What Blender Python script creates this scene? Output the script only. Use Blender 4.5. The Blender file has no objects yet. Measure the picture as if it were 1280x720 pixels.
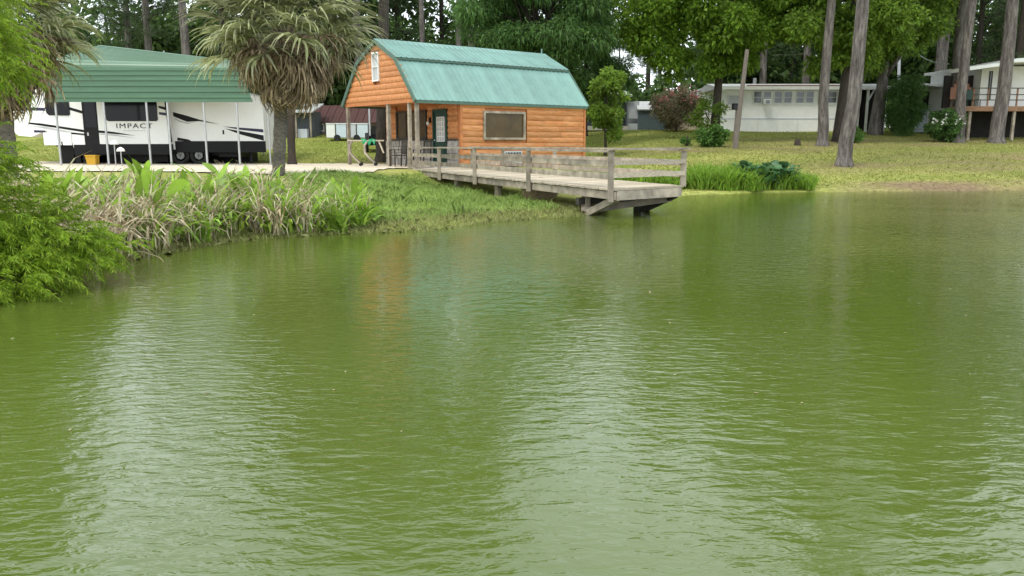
import bpy, math, random
import numpy as np
from mathutils import Vector, Matrix
R = math.radians
rng = np.random.default_rng(7)
random.seed(7)
C = bpy.context.scene.collection
scene = bpy.context.scene

# ------------------------------------------------------------------ camera
EYE = 1.55
PITCH = R(10.3)
cam_d = bpy.data.cameras.new('camera')
cam_d.lens = 28.125; cam_d.sensor_width = 36; cam_d.clip_start = 0.1; cam_d.clip_end = 2000
cam = bpy.data.objects.new('camera', cam_d); C.objects.link(cam)
cam.location = (0, 0, EYE); cam.rotation_euler = (R(90) - PITCH, 0, 0)
scene.camera = cam

# ------------------------------------------------------------------ sky, sun, exposure
SUN_EL, SUN_AZ = R(64), R(222)          # azimuth clockwise from +Y
world = bpy.data.worlds.new('World'); scene.world = world; world.use_nodes = True
wn, wl = world.node_tree.nodes, world.node_tree.links
wn.clear()
out = wn.new('ShaderNodeOutputWorld'); bg = wn.new('ShaderNodeBackground')
sky = wn.new('ShaderNodeTexSky'); sky.sky_type = 'NISHITA'; sky.sun_disc = False
sky.sun_elevation = SUN_EL; sky.sun_rotation = SUN_AZ; sky.air_density = 1.2; sky.dust_density = 2.5
tc = wn.new('ShaderNodeTexCoord'); mp = wn.new('ShaderNodeMapping'); mp.inputs['Scale'].default_value = (1.3, 1.3, 3.2)
nz = wn.new('ShaderNodeTexNoise'); nz.inputs['Scale'].default_value = 2.1; nz.inputs['Detail'].default_value = 7
rp = wn.new('ShaderNodeMapRange'); rp.inputs['From Min'].default_value = 0.25; rp.inputs['From Max'].default_value = 0.6
rp.inputs['To Min'].default_value = 0.6; rp.inputs['To Max'].default_value = 1.0
mx = wn.new('ShaderNodeMix'); mx.data_type = 'RGBA'
mx.inputs['B'].default_value = (15.0, 16.2, 17.0, 1)
wl.new(tc.outputs['Generated'], mp.inputs['Vector']); wl.new(mp.outputs['Vector'], nz.inputs['Vector'])
wl.new(nz.outputs['Fac'], rp.inputs['Value']); wl.new(rp.outputs['Result'], mx.inputs['Factor'])
wl.new(sky.outputs['Color'], mx.inputs['A']); wl.new(mx.outputs['Result'], bg.inputs['Color'])
bg.inputs['Strength'].default_value = 0.10
wl.new(bg.outputs['Background'], out.inputs['Surface'])
sd = bpy.data.lights.new('sun', 'SUN'); sd.energy = 1.5; sd.angle = R(10); sd.color = (1, 0.95, 0.86)
sun = bpy.data.objects.new('sun', sd); C.objects.link(sun)
sun_dir = Vector((math.sin(SUN_AZ) * math.cos(SUN_EL), math.cos(SUN_AZ) * math.cos(SUN_EL), math.sin(SUN_EL)))
sun.rotation_euler = sun_dir.to_track_quat('Z', 'Y').to_euler()
sun.location = (0, -5, 30)
scene.view_settings.view_transform = 'Standard'; scene.view_settings.look = 'None'
scene.view_settings.exposure = 0.42; scene.view_settings.gamma = 1
scene.cycles.max_bounces = 6; scene.cycles.transparent_max_bounces = 4
scene.cycles.use_denoising = True

# ------------------------------------------------------------------ helpers
def ray(px, py):
    a, b = (px - 640) / 1000, -(py - 360) / 1000
    return Vector((a, math.cos(PITCH) + b * math.sin(PITCH), -math.sin(PITCH) + b * math.cos(PITCH)))
def at_y(px, py, y):
    d = ray(px, py); t = y / d.y
    return Vector((d.x * t, y, EYE + d.z * t))
def at_z(px, py, z):
    d = ray(px, py); t = (z - EYE) / d.z
    return Vector((d.x * t, d.y * t, z))

def M(name, col, rough=0.75, var=0.2, scale=6, bump=0.0, stretch=(1, 1, 1), island=0.0, objrand=0.0, metal=0.0,
      spec=0.3, transl=0.0, col2=None, detail=6, bscale=None):
    m = bpy.data.materials.new(name); m.use_nodes = True
    n, l = m.node_tree.nodes, m.node_tree.links
    b = n['Principled BSDF']
    b.inputs['Roughness'].default_value = rough; b.inputs['Metallic'].default_value = metal
    b.inputs['Specular IOR Level'].default_value = spec
    t = n.new('ShaderNodeTexCoord'); mpn = n.new('ShaderNodeMapping'); mpn.inputs['Scale'].default_value = stretch
    l.new(t.outputs['Object'], mpn.inputs['Vector'])
    no = n.new('ShaderNodeTexNoise'); no.inputs['Scale'].default_value = scale; no.inputs['Detail'].default_value = detail
    no.inputs['Roughness'].default_value = 0.65
    l.new(mpn.outputs['Vector'], no.inputs['Vector'])
    mr = n.new('ShaderNodeMapRange'); mr.inputs['From Min'].default_value = 0.3; mr.inputs['From Max'].default_value = 0.7
    mr.inputs['To Min'].default_value = 1 - var; mr.inputs['To Max'].default_value = 1 + var
    l.new(no.outputs['Fac'], mr.inputs['Value'])
    val = mr.outputs['Result']
    def rnd(sock, amt):
        nonlocal val
        r2 = n.new('ShaderNodeMapRange'); r2.inputs['To Min'].default_value = 1 - amt; r2.inputs['To Max'].default_value = 1 + amt
        l.new(sock, r2.inputs['Value'])
        mm = n.new('ShaderNodeMath'); mm.operation = 'MULTIPLY'
        l.new(val, mm.inputs[0]); l.new(r2.outputs['Result'], mm.inputs[1]); val = mm.outputs[0]
    geo = None
    if island:
        geo = n.new('ShaderNodeNewGeometry'); rnd(geo.outputs['Random Per Island'], island)
    oi = None
    if objrand:
        oi = n.new('ShaderNodeObjectInfo'); rnd(oi.outputs['Random'], objrand)
    cs = None
    if col2 is not None:
        mxc = n.new('ShaderNodeMix'); mxc.data_type = 'RGBA'
        mxc.inputs['A'].default_value = (*col, 1); mxc.inputs['B'].default_value = (*col2, 1)
        if geo:
            w = n.new('ShaderNodeMath'); w.operation = 'MULTIPLY'; w.inputs[1].default_value = 7.31
            f = n.new('ShaderNodeMath'); f.operation = 'FRACT'
            l.new(geo.outputs['Random Per Island'], w.inputs[0]); l.new(w.outputs[0], f.inputs[0])
            l.new(f.outputs[0], mxc.inputs['Factor'])
        else:
            n2 = n.new('ShaderNodeTexNoise'); n2.inputs['Scale'].default_value = scale * 0.37; n2.inputs['Detail'].default_value = 4
            l.new(mpn.outputs['Vector'], n2.inputs['Vector'])
            m2 = n.new('ShaderNodeMapRange'); m2.inputs['From Min'].default_value = 0.38; m2.inputs['From Max'].default_value = 0.62
            l.new(n2.outputs['Fac'], m2.inputs['Value']); l.new(m2.outputs['Result'], mxc.inputs['Factor'])
        cs = mxc.outputs['Result']
    sc = n.new('ShaderNodeVectorMath'); sc.operation = 'SCALE'
    if cs: l.new(cs, sc.inputs[0])
    else: sc.inputs[0].default_value = col
    l.new(val, sc.inputs['Scale'])
    l.new(sc.outputs['Vector'], b.inputs['Base Color'])
    if bump:
        bn = n.new('ShaderNodeBump'); bn.inputs['Distance'].default_value = bump; bn.inputs['Strength'].default_value = 1
        src = no
        if bscale:
            src = n.new('ShaderNodeTexNoise'); src.inputs['Scale'].default_value = bscale; src.inputs['Detail'].default_value = 4
            l.new(mpn.outputs['Vector'], src.inputs['Vector'])
        l.new(src.outputs['Fac'], bn.inputs['Height']); l.new(bn.outputs['Normal'], b.inputs['Normal'])
    if transl:
        tr = n.new('ShaderNodeBsdfTranslucent'); l.new(sc.outputs['Vector'], tr.inputs['Color'])
        ms = n.new('ShaderNodeMixShader'); ms.inputs['Fac'].default_value = transl
        l.new(b.outputs['BSDF'], ms.inputs[1]); l.new(tr.outputs['BSDF'], ms.inputs[2])
        l.new(ms.outputs['Shader'], n['Material Output'].inputs['Surface'])
    return m

class MB:
    def __init__(s): s.v = []; s.f = []
    def add(s, vs, fs):
        o = len(s.v); s.v += [tuple(v) for v in vs]; s.f += [tuple(i + o for i in f) for f in fs]; return s
    def box(s, x0, x1, y0, y1, z0, z1):
        return s.add([(x0, y0, z0), (x1, y0, z0), (x1, y1, z0), (x0, y1, z0), (x0, y0, z1), (x1, y0, z1), (x1, y1, z1), (x0, y1, z1)],
                     [(3, 2, 1, 0), (4, 5, 6, 7), (0, 1, 5, 4), (1, 2, 6, 5), (2, 3, 7, 6), (3, 0, 4, 7)])
    def bar(s, a, b, w, h, up=(0, 0, 1)):
        a, b = Vector(a), Vector(b); d = (b - a).normalized(); up = Vector(up)
        if abs(d.dot(up)) > 0.95: up = Vector((0, 1, 0))
        sx = d.cross(up).normalized(); sz = sx.cross(d).normalized()
        vs = [p + sx * i * w / 2 + sz * j * h / 2 for p in (a, b) for i, j in ((-1, -1), (1, -1), (1, 1), (-1, 1))]
        return s.add(vs, [(0, 1, 2, 3), (7, 6, 5, 4), (0, 4, 5, 1), (1, 5, 6, 2), (2, 6, 7, 3), (3, 7, 4, 0)])
    def tube(s, pts, rad, n=8, cap=True):
        pts = [Vector(p) for p in pts]
        if not hasattr(rad, '__len__'): rad = [rad] * len(pts)
        vs, fs = [], []
        ref = Vector((1, 0, 0))
        for i, p in enumerate(pts):
            d = (pts[min(i + 1, len(pts) - 1)] - pts[max(i - 1, 0)]).normalized()
            r = ref if abs(d.dot(ref)) < 0.9 else Vector((0, 1, 0))
            a = (r - d * r.dot(d)).normalized(); b = d.cross(a)
            for k in range(n):
                t = 2 * math.pi * k / n
                vs.append(p + (a * math.cos(t) + b * math.sin(t)) * rad[i])
        for i in range(len(pts) - 1):
            for k in range(n):
                fs.append((i * n + k, i * n + (k + 1) % n, (i + 1) * n + (k + 1) % n, (i + 1) * n + k))
        if cap: fs += [tuple(range(n - 1, -1, -1)), tuple((len(pts) - 1) * n + k for k in range(n))]
        return s.add(vs, fs)
    def prism(s, poly, ext):
        """polygon (list of 3d points) extruded by the vector ext"""
        n = len(poly); e = Vector(ext)
        vs = [Vector(p) for p in poly] + [Vector(p) + e for p in poly]
        return s.add(vs, [tuple(range(n - 1, -1, -1)), tuple(range(n, 2 * n))] + [(i, (i + 1) % n, n + (i + 1) % n, n + i) for i in range(n)])
    def ball(s, c, r, n=10, m=6, jit=0):
        rr = r if hasattr(r, '__len__') else (r, r, r)
        vs, fs = [], []
        for i in range(m + 1):
            t = math.pi * i / m
            for k in range(n):
                q = 2 * math.pi * k / n; j = 1 + random.uniform(-jit, jit)
                vs.append((c[0] + rr[0] * math.sin(t) * math.cos(q) * j, c[1] + rr[1] * math.sin(t) * math.sin(q) * j, c[2] + rr[2] * math.cos(t) * j))
        for i in range(m):
            for k in range(n): fs.append((i * n + k, (i + 1) * n + k, (i + 1) * n + (k + 1) % n, i * n + (k + 1) % n))
        return s.add(vs, fs)
    def mesh(s, name, mat, smooth=False, bevel=0):
        me = bpy.data.meshes.new(name); me.from_pydata(s.v, [], s.f); me.update()
        if mat: me.materials.append(mat)
        if smooth: me.polygons.foreach_set('use_smooth', [True] * len(me.polygons))
        return me
    def build(s, name, mat, parent=None, smooth=False):
        return link(name, s.mesh(name, mat, smooth), parent)

def link(name, me, parent=None, loc=None, rot=None, scl=None):
    o = bpy.data.objects.new(name, me); C.objects.link(o)
    if parent: o.parent = parent
    if loc is not None: o.location = loc
    if rot is not None: o.rotation_euler = rot
    if scl is not None: o.scale = scl
    return o
def tag(o, label=None, cat=None, group=None, kind=None):
    if label: o['label'] = label
    if cat: o['category'] = cat
    if group: o['group'] = group
    if kind: o['kind'] = kind
    return o
def thing(name, label, cat, loc=(0, 0, 0), rz=0, group=None):
    return tag(link(name, None, None, loc, (0, 0, rz)), label, cat, group)
def copy_tree(o, parent=None):
    c = o.copy(); C.objects.link(c)
    if parent: c.parent = parent
    for ch in list(o.children): copy_tree(ch, c)
    return c
def npmesh(name, V, nper, mat, faces=None):
    """V (N*k,3); every k verts form one face (k = nper), or faces = per-item index tuples"""
    V = np.asarray(V, dtype=np.float32).reshape(-1, 3)
    me = bpy.data.meshes.new(name)
    if faces is None: faces = [tuple(range(nper))]
    ni = len(V) // nper
    base = (np.arange(ni) * nper)[:, None]
    starts, idx, tot = [], [], 0
    F = len(faces); sizes = [len(f) for f in faces]
    flat = np.concatenate([np.array(f) for f in faces])
    idx = (base + flat[None, :]).astype(np.int32).ravel()
    st = np.cumsum([0] + sizes[:-1]); per = sum(sizes)
    starts = ((np.arange(ni) * per)[:, None] + st[None, :]).astype(np.int32).ravel()
    me.vertices.add(len(V)); me.vertices.foreach_set('co', V.ravel())
    me.loops.add(len(idx)); me.loops.foreach_set('vertex_index', idx)
    me.polygons.add(ni * F); me.polygons.foreach_set('loop_start', starts)
    me.update(calc_edges=True); me.validate()
    if mat: me.materials.append(mat)
    return me
def unit(a): return a / (np.linalg.norm(a, axis=-1, keepdims=True) + 1e-9)
def leaf_quads(P, D, L, W, droop=0.15, seed_side=None):
    """diamond leaves: base P, direction D, length L, width W"""
    n = len(P); L = np.broadcast_to(np.asarray(L, float), (n,))[:, None]; W = np.broadcast_to(np.asarray(W, float), (n,))[:, None]
    s = unit(np.cross(D, unit(rng.normal(size=(n, 3)))))
    mid = P + D * L * 0.45
    tip = P + D * L; tip[:, 2:] -= droop * L
    return np.stack([P, mid + s * W / 2, tip, mid - s * W / 2], axis=1).reshape(-1, 3)

# ------------------------------------------------------------------ materials
m_water = None
m_log = M('orange_log_stain', (0.50, 0.195, 0.068), 0.62, 0.24, 3, 0.004, (1, 6, 6), objrand=0.16, col2=(0.56, 0.255, 0.105))
m_logend = M('orange_trim_stain', (0.47, 0.18, 0.065), 0.6, 0.2, 5, 0.002)
m_roof = M('green_roof_metal', (0.132, 0.255, 0.222), 0.45, 0.2, 0.9, 0.0, (1, 1, 1), objrand=0.10, spec=0.5, col2=(0.165, 0.29, 0.25))
m_rooftrim = M('dark_green_trim', (0.085, 0.15, 0.115), 0.5, 0.15, 6)
m_grey = M('weathered_wood', (0.36, 0.305, 0.235), 0.85, 0.4, 4, 0.006, (1, 1, 1), objrand=0.2, col2=(0.25, 0.215, 0.17))
m_plank = M('pale_weathered_plank', (0.48, 0.41, 0.31), 0.85, 0.3, 5, 0.004, (1, 5, 5), objrand=0.22)
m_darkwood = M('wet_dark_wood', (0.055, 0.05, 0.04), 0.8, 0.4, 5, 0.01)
m_white = M('white_paint', (0.76, 0.76, 0.74), 0.5, 0.06, 3, spec=0.4)
m_rvwhite = M('white_gelcoat', (0.80, 0.80, 0.79), 0.3, 0.04, 1.5, spec=0.5)
m_cream = M('cream_siding', (0.88, 0.87, 0.84), 0.6, 0.07, 2)
m_black = M('black_paint', (0.008, 0.008, 0.009), 0.5, 0.2, 4, spec=0.2)
m_navy = M('dark_purple_vinyl', (0.03, 0.025, 0.06), 0.35, 0.1, 3)
m_silver = M('silver_vinyl', (0.45, 0.45, 0.47), 0.35, 0.1, 3)
m_rubber = M('black_rubber', (0.02, 0.02, 0.02), 0.85, 0.3, 10)
m_steel = M('galvanised_steel', (0.42, 0.43, 0.44), 0.45, 0.12, 4, metal=0.5)
m_rim = M('alloy_rim', (0.2, 0.2, 0.2), 0.35, 0.1, 5, metal=0.7)
m_glass = M('dark_tinted_glass', (0.006, 0.006, 0.007), 0.12, 0.2, 2, spec=0.25)
m_bronze = M('brown_screened_glass', (0.085, 0.055, 0.022), 0.18, 0.4, 1.2, spec=0.25)
m_pane = M('grey_window_glass', (0.10, 0.11, 0.115), 0.1, 0.3, 1.2, spec=0.6)
m_lightpane = M('pale_curtained_glass', (0.45, 0.46, 0.46), 0.25, 0.15, 2, spec=0.5)
m_carport = M('carport_green_steel', (0.058, 0.135, 0.072), 0.36, 0.16, 1.5, stretch=(0.3, 4, 4), spec=0.5)
m_door = M('dark_green_door', (0.012, 0.05, 0.035), 0.45, 0.15, 4)
m_stone = M('pale_stone', (0.40, 0.37, 0.34), 0.85, 0.25, 9, 0.01, objrand=0.22)
m_mortar = M('mortar', (0.26, 0.25, 0.23), 0.9, 0.2, 12)
m_maroon = M('maroon_metal', (0.075, 0.035, 0.032), 0.5, 0.15, 3)
m_brownwall = M('brown_wall', (0.17, 0.12, 0.10), 0.7, 0.2, 3)
m_tan = M('tan_wall', (0.36, 0.30, 0.22), 0.7, 0.15, 3)
m_dkgrey = M('dark_grey_wall', (0.075, 0.085, 0.095), 0.6, 0.2, 3)
m_slate = M('slate_blue_shed', (0.085, 0.115, 0.13), 0.6, 0.12, 3)
m_ltgrey = M('light_grey_panel', (0.50, 0.52, 0.56), 0.5, 0.06, 3)
m_bluewhite = M('pale_blue_panel', (0.55, 0.62, 0.68), 0.5, 0.06, 3)
m_roofpale = M('pale_roof_sheet', (0.42, 0.43, 0.42), 0.5, 0.15, 3)
m_concrete = M('concrete', (0.46, 0.43, 0.38), 0.85, 0.15, 2, 0.003)
m_redwood = M('red_brown_deck_wood', (0.27, 0.15, 0.085), 0.75, 0.25, 4, objrand=0.12)
m_terra = M('orange_brown_board', (0.30, 0.15, 0.10), 0.7, 0.2, 4)
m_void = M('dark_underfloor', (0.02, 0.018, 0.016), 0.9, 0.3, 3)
m_pole = M('weathered_pole_wood', (0.16, 0.135, 0.115), 0.9, 0.3, 4, 0.01, (4, 4, 0.6))
m_bark = M('pine_bark', (0.175, 0.155, 0.14), 0.95, 0.6, 6, 0.08, (2.2, 2.2, 0.4), col2=(0.09, 0.077, 0.07))
m_barkdk = M('dark_bark', (0.055, 0.045, 0.036), 0.95, 0.4, 7, 0.03, (1.6, 1.6, 0.4))
m_palmbark = M('palm_trunk_bark', (0.17, 0.15, 0.125), 0.95, 0.45, 9, 0.04, (1.2, 1.2, 3.2), col2=(0.12, 0.105, 0.09))
m_green_plastic = M('green_cloth', (0.02, 0.28, 0.12), 0.6, 0.2, 6)
m_yellow = M('yellow_plastic', (0.55, 0.32, 0.03), 0.5, 0.1, 4)
m_rock = M('tan_rock', (0.36, 0.27, 0.18), 0.9, 0.3, 5, 0.03)

m_leaf_gum = M('bright_broadleaf', (0.23, 0.36, 0.04), 0.5, 0.3, 0.5, island=0.4, transl=0.55, col2=(0.14, 0.25, 0.03))
m_leaf_oak = M('mid_green_broadleaf', (0.14, 0.245, 0.035), 0.5, 0.35, 0.5, island=0.4, transl=0.55, col2=(0.225, 0.33, 0.045))
m_leaf_dark = M('dark_foliage', (0.065, 0.145, 0.04), 0.55, 0.35, 0.4, island=0.4, transl=0.45, col2=(0.12, 0.215, 0.05))
m_pine = M('pine_needles', (0.06, 0.10, 0.042), 0.6, 0.35, 0.25, island=0.4, transl=0.4, objrand=0.3, col2=(0.09, 0.14, 0.05))
m_wood = M('woodland_foliage', (0.06, 0.11, 0.032), 0.6, 0.45, 0.12, island=0.5, transl=0.45, col2=(0.105, 0.175, 0.04))
m_willow = M('feathery_leaf', (0.17, 0.29, 0.025), 0.55, 0.3, 1.5, island=0.4, transl=0.55, col2=(0.32, 0.43, 0.035))
m_shrub = M('shrub_leaf', (0.075, 0.17, 0.035), 0.5, 0.3, 1, island=0.4, transl=0.45, col2=(0.12, 0.23, 0.04))
m_oleander = M('oleander_leaf', (0.13, 0.17, 0.07), 0.5, 0.3, 1, island=0.4, transl=0.4, col2=(0.30, 0.20, 0.15))
m_pink = M('pink_blossom', (0.50, 0.22, 0.20), 0.6, 0.2, 3, island=0.3, transl=0.3)
m_whitefl = M('white_blossom', (0.72, 0.72, 0.66), 0.6, 0.1, 3, island=0.1, transl=0.3)
m_canna = M('canna_leaf', (0.23, 0.39, 0.05), 0.42, 0.25, 3, objrand=0.4, transl=0.45, spec=0.4, col2=(0.34, 0.48, 0.06))
m_cannay = M('yellow_green_blade', (0.27, 0.40, 0.045), 0.45, 0.2, 3, island=0.3, transl=0.5, col2=(0.17, 0.31, 0.04))
m_bigleaf = M('blue_green_leaf', (0.085, 0.185, 0.07), 0.4, 0.25, 3, objrand=0.35, transl=0.4, spec=0.45)
m_dry = M('dry_straw_leaf', (0.70, 0.63, 0.45), 0.8, 0.2, 3, island=0.45, transl=0.35, col2=(0.34, 0.25, 0.15))
m_grassb = M('bank_grass', (0.29, 0.42, 0.095), 0.55, 0.3, 0.9, island=0.35, transl=0.5, col2=(0.40, 0.52, 0.16))
m_grassd = M('dry_bank_grass', (0.40, 0.38, 0.17), 0.7, 0.25, 0.9, island=0.3, transl=0.4, col2=(0.27, 0.33, 0.09))
m_lawnb = M('lawn_blade', (0.23, 0.29, 0.05), 0.6, 0.25, 0.25, island=0.18, transl=0.45, col2=(0.37, 0.36, 0.10))
m_strawb = M('pine_straw', (0.27, 0.19, 0.10), 0.85, 0.3, 0.5, island=0.25, col2=(0.33, 0.26, 0.14))
m_frond = M('palm_frond_green', (0.19, 0.22, 0.085), 0.45, 0.2, 2, island=0.45, objrand=0.4, transl=0.35, spec=0.45, col2=(0.35, 0.35, 0.20))
m_frondn = M('new_frond', (0.28, 0.32, 0.08), 0.5, 0.2, 2, island=0.25, transl=0.35)
m_frondd = M('palm_frond_dead', (0.40, 0.31, 0.21), 0.8, 0.25, 2, island=0.45, objrand=0.4, transl=0.3, col2=(0.22, 0.165, 0.11))

# ------------------------------------------------------------------ terrain and water
GZ = 0.62
shore_px = [(175, 320), (250, 306), (330, 297), (420, 291), (530, 288), (600, 278), (660, 273), (715, 270), (745, 262),
            (790, 253), (862, 244), (940, 241), (1020, 240), (1150, 239), (1280, 238), (1500, 238)]
shore = [(-10, -14), (-7.5, -3), (-6.6, 4), (-5.7, 8.3)] + [tuple(at_z(x, y, 0).xy) for x, y in shore_px] + [(34, 24), (30, -14)]
SP = np.array(shore, float)
def pond_sd(X, Y):
    """signed distance to the shore, negative in the water"""
    P = np.stack([np.asarray(X, float), np.asarray(Y, float)], -1)
    best = np.full(P.shape[:-1], 1e9); inside = np.zeros(P.shape[:-1], bool)
    for i in range(len(SP)):
        a, b = SP[i], SP[(i + 1) % len(SP)]
        d = b - a; t = np.clip(((P - a) @ d) / (d @ d), 0, 1)
        best = np.minimum(best, np.linalg.norm(P - (a + t[..., None] * d), axis=-1))
        c = ((a[1] > P[..., 1]) != (b[1] > P[..., 1])) & (P[..., 0] < (b[0] - a[0]) * (P[..., 1] - a[1]) / (b[1] - a[1] + 1e-12) + a[0])
        inside ^= c
    return np.where(inside, -best, best)
def sstep(a, b, x):
    t = np.clip((x - a) / (b - a), 0, 1); return t * t * (3 - 2 * t)
def ground(X, Y):
    X = np.asarray(X, float); Y = np.asarray(Y, float)
    sdv = pond_sd(X, Y) + 0.13 * np.sin(X * 2.9 + 0.7 * np.sin(Y * 2.1)) * np.cos(Y * 2.3) + 0.07 * np.sin(X * 6.7 + Y * 4.1)
    left = GZ + 0.07 * np.clip(Y - 35.5, 0, 24) + 0.02 * np.clip(Y - 59.5, 0, 200)
    right = 0.12 + 0.0745 * np.clip(Y - 26, 0, 30) + 0.02 * np.clip(Y - 56, 0, 200)
    s = sstep(3.5, 9, X)
    base = left * (1 - s) + right * s
    base = base + 0.03 * np.sin(X * 0.9 + 1.3 * np.sin(Y * 0.5)) * np.sin(Y * 0.7) * sstep(1.5, 6, sdv) * sstep(36, 40, Y + 30 * s)
    ds_ = (X + 3.62) * 0.397 - (Y - 29.1) * 0.918; dt_ = (X + 3.62) * 0.918 + (Y - 29.1) * 0.397
    base = base * (1 - 0.80 * sstep(0.6, 4.2, ds_) * sstep(-3.2, -0.6, dt_) * (1 - sstep(2.2, 5, dt_)))
    w = (5.5 + 5.5 * sstep(-6.5, -2.5, X)) * (1 - s) + 1.2 * s
    land = 0.05 + (base - 0.05) * sstep(0, 1, sdv / w * 0.85 + 0.08)
    return np.where(sdv > 0, land * np.clip(sdv / 0.25, 0, 1), np.maximum(sdv * 0.5, -0.9) - 0.02)
def gz(x, y): return float(ground(x, y))
def on_ground(px, y): 
    x = (px - 640) / 1016.4 * y
    return (x, y, gz(x, y))

xs = np.concatenate([np.linspace(-400, -45, 14), np.arange(-44, 45, 0.45), np.linspace(46, 400, 14)])
ys = np.concatenate([np.linspace(-60, -10, 8), np.arange(-8, 62, 0.45), np.linspace(64, 110, 14), np.linspace(140, 900, 8)])
GX, GY = np.meshgrid(xs, ys); GZv = ground(GX, GY)
V = np.stack([GX, GY, GZv], -1).reshape(-1, 3)
nx, ny = len(xs), len(ys)
ii = (np.arange(ny - 1)[:, None] * nx + np.arange(nx - 1)[None, :]).ravel()
me = bpy.data.meshes.new('ground')
me.from_pydata(V.tolist(), [], np.stack([ii, ii + 1, ii + nx + 1, ii + nx], -1).tolist()); me.update()
me.polygons.foreach_set('use_smooth', [True] * len(me.polygons))
# bare-earth / pine-straw weight where there is little grass
straw_spots = [(1057, 32.5, 3.2), (1028, 43, 3.5), (1050, 46, 4), (1090, 47, 4), (1198, 46, 4.5), (1244, 46, 5), (905, 41.5, 3.6), (960, 42, 3), (1130, 44, 3.5), (1010, 40.5, 3), (480, 36.8, 1.5), (1190, 33, 4), (1300, 36, 5), (850, 40, 2.2)]
def straw(X, Y):
    X = np.asarray(X, float); Y = np.asarray(Y, float)
    w = np.zeros_like(X)
    for px, y, r in straw_spots:
        x = (px - 640) / 1016.4 * y
        w = np.maximum(w, np.exp(-(((X - x) / (r * 1.4)) ** 2 + ((Y - y) / (r * 0.8)) ** 2)))
    sdv = pond_sd(X, Y)
    w = np.maximum(w, 1.7 * sstep(9.5, 12, X) * (1 - sstep(0.5, 2.2, sdv)))
    w = np.maximum(w, sstep(58, 66, Y))
    n = 0.5 + 0.25 * np.sin(X * 1.1 + 2 * np.sin(Y * 0.9)) + 0.25 * np.sin(Y * 2.3 + 1.7 * np.sin(X * 0.6))
    return np.clip(w * (0.30 + 0.6 * n), 0, 1)
att = me.attributes.new('straw', 'FLOAT', 'POINT'); att.data.foreach_set('value', straw(GX, GY).ravel().astype(np.float32))
m_ground = bpy.data.materials.new('lawn_ground'); m_ground.use_nodes = True
n, l = m_ground.node_tree.nodes, m_ground.node_tree.links
b = n['Principled BSDF']; b.inputs['Roughness'].default_value = 0.95; b.inputs['Specular IOR Level'].default_value = 0.1
g_t = n.new('ShaderNodeTexCoord')
g1 = n.new('ShaderNodeTexNoise'); g1.inputs['Scale'].default_value = 0.35; g1.inputs['Detail'].default_value = 8
g2 = n.new('ShaderNodeTexNoise'); g2.inputs['Scale'].default_value = 7; g2.inputs['Detail'].default_value = 6
for g in (g1, g2): l.new(g_t.outputs['Object'], g.inputs['Vector'])
c1 = n.new('ShaderNodeValToRGB'); e = c1.color_ramp.elements
e[0].position = 0.35; e[0].color = (0.18, 0.22, 0.042, 1); e[1].position = 0.65; e[1].color = (0.31, 0.31, 0.09, 1)
l.new(g1.outputs['Fac'], c1.inputs['Fac'])
ga = n.new('ShaderNodeAttribute'); ga.attribute_name = 'straw'
gm = n.new('ShaderNodeMix'); gm.data_type = 'RGBA'; gm.inputs['B'].default_value = (0.20, 0.145, 0.085, 1)
l.new(ga.outputs['Fac'], gm.inputs['Factor']); l.new(c1.outputs['Color'], gm.inputs['A'])
gr = n.new('ShaderNodeMapRange'); gr.inputs['From Min'].default_value = 0.3; gr.inputs['From Max'].default_value = 0.7
gr.inputs['To Min'].default_value = 0.6; gr.inputs['To Max'].default_value = 1.3; l.new(g2.outputs['Fac'], gr.inputs['Value'])
gs = n.new('ShaderNodeVectorMath'); gs.operation = 'SCALE'; l.new(gm.outputs['Result'], gs.inputs[0]); l.new(gr.outputs['Result'], gs.inputs['Scale'])
l.new(gs.outputs['Vector'], b.inputs['Base Color'])
gb = n.new('ShaderNodeBump'); gb.inputs['Distance'].default_value = 0.05; l.new(g2.outputs['Fac'], gb.inputs['Height']); l.new(gb.outputs['Normal'], b.inputs['Normal'])
me.materials.append(m_ground)
tag(link('ground', me), kind='structure')

# water
m_water = bpy.data.materials.new('pond_water'); m_water.use_nodes = True
n, l = m_water.node_tree.nodes, m_water.node_tree.links
b = n['Principled BSDF']; b.inputs['Roughness'].default_value = 0.045; b.inputs['IOR'].default_value = 1.33; b.inputs['Specular IOR Level'].default_value = 1.0
w_t = n.new('ShaderNodeTexCoord')
wc = n.new('ShaderNodeTexNoise'); wc.inputs['Scale'].default_value = 0.25; wc.inputs['Detail'].default_value = 4
l.new(w_t.outputs['Object'], wc.inputs['Vector'])
wr = n.new('ShaderNodeValToRGB'); e = wr.color_ramp.elements
e[0].position = 0.3; e[0].color = (0.064, 0.090, 0.013, 1); e[1].position = 0.7; e[1].color = (0.078, 0.106, 0.018, 1)
l.new(wc.outputs['Fac'], wr.inputs['Fac']); l.new(wr.outputs['Color'], b.inputs['Base Color'])
def wave_noise(scale, rot, st, detail, rough=0.5, dist=0.0):
    mpn = n.new('ShaderNodeMapping'); mpn.inputs['Rotation'].default_value = (0, 0, R(rot)); mpn.inputs['Scale'].default_value = st
    no = n.new('ShaderNodeTexNoise'); no.inputs['Scale'].default_value = scale; no.inputs['Detail'].default_value = detail
    no.inputs['Roughness'].default_value = rough; no.inputs['Distortion'].default_value = dist
    l.new(w_t.outputs['Object'], mpn.inputs['Vector']); l.new(mpn.outputs['Vector'], no.inputs['Vector']); return no.outputs['Fac']
def mth(op, a, b_):
    k = n.new('ShaderNodeMath'); k.operation = op
    for i, x in enumerate((a, b_)):
        if isinstance(x, (int, float)): k.inputs[i].default_value = x
        else: l.new(x, k.inputs[i])
    return k.outputs[0]
fine = wave_noise(15.0, -42, (0.42, 1.0, 1), 3.0, 0.55, 0.4)
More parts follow.
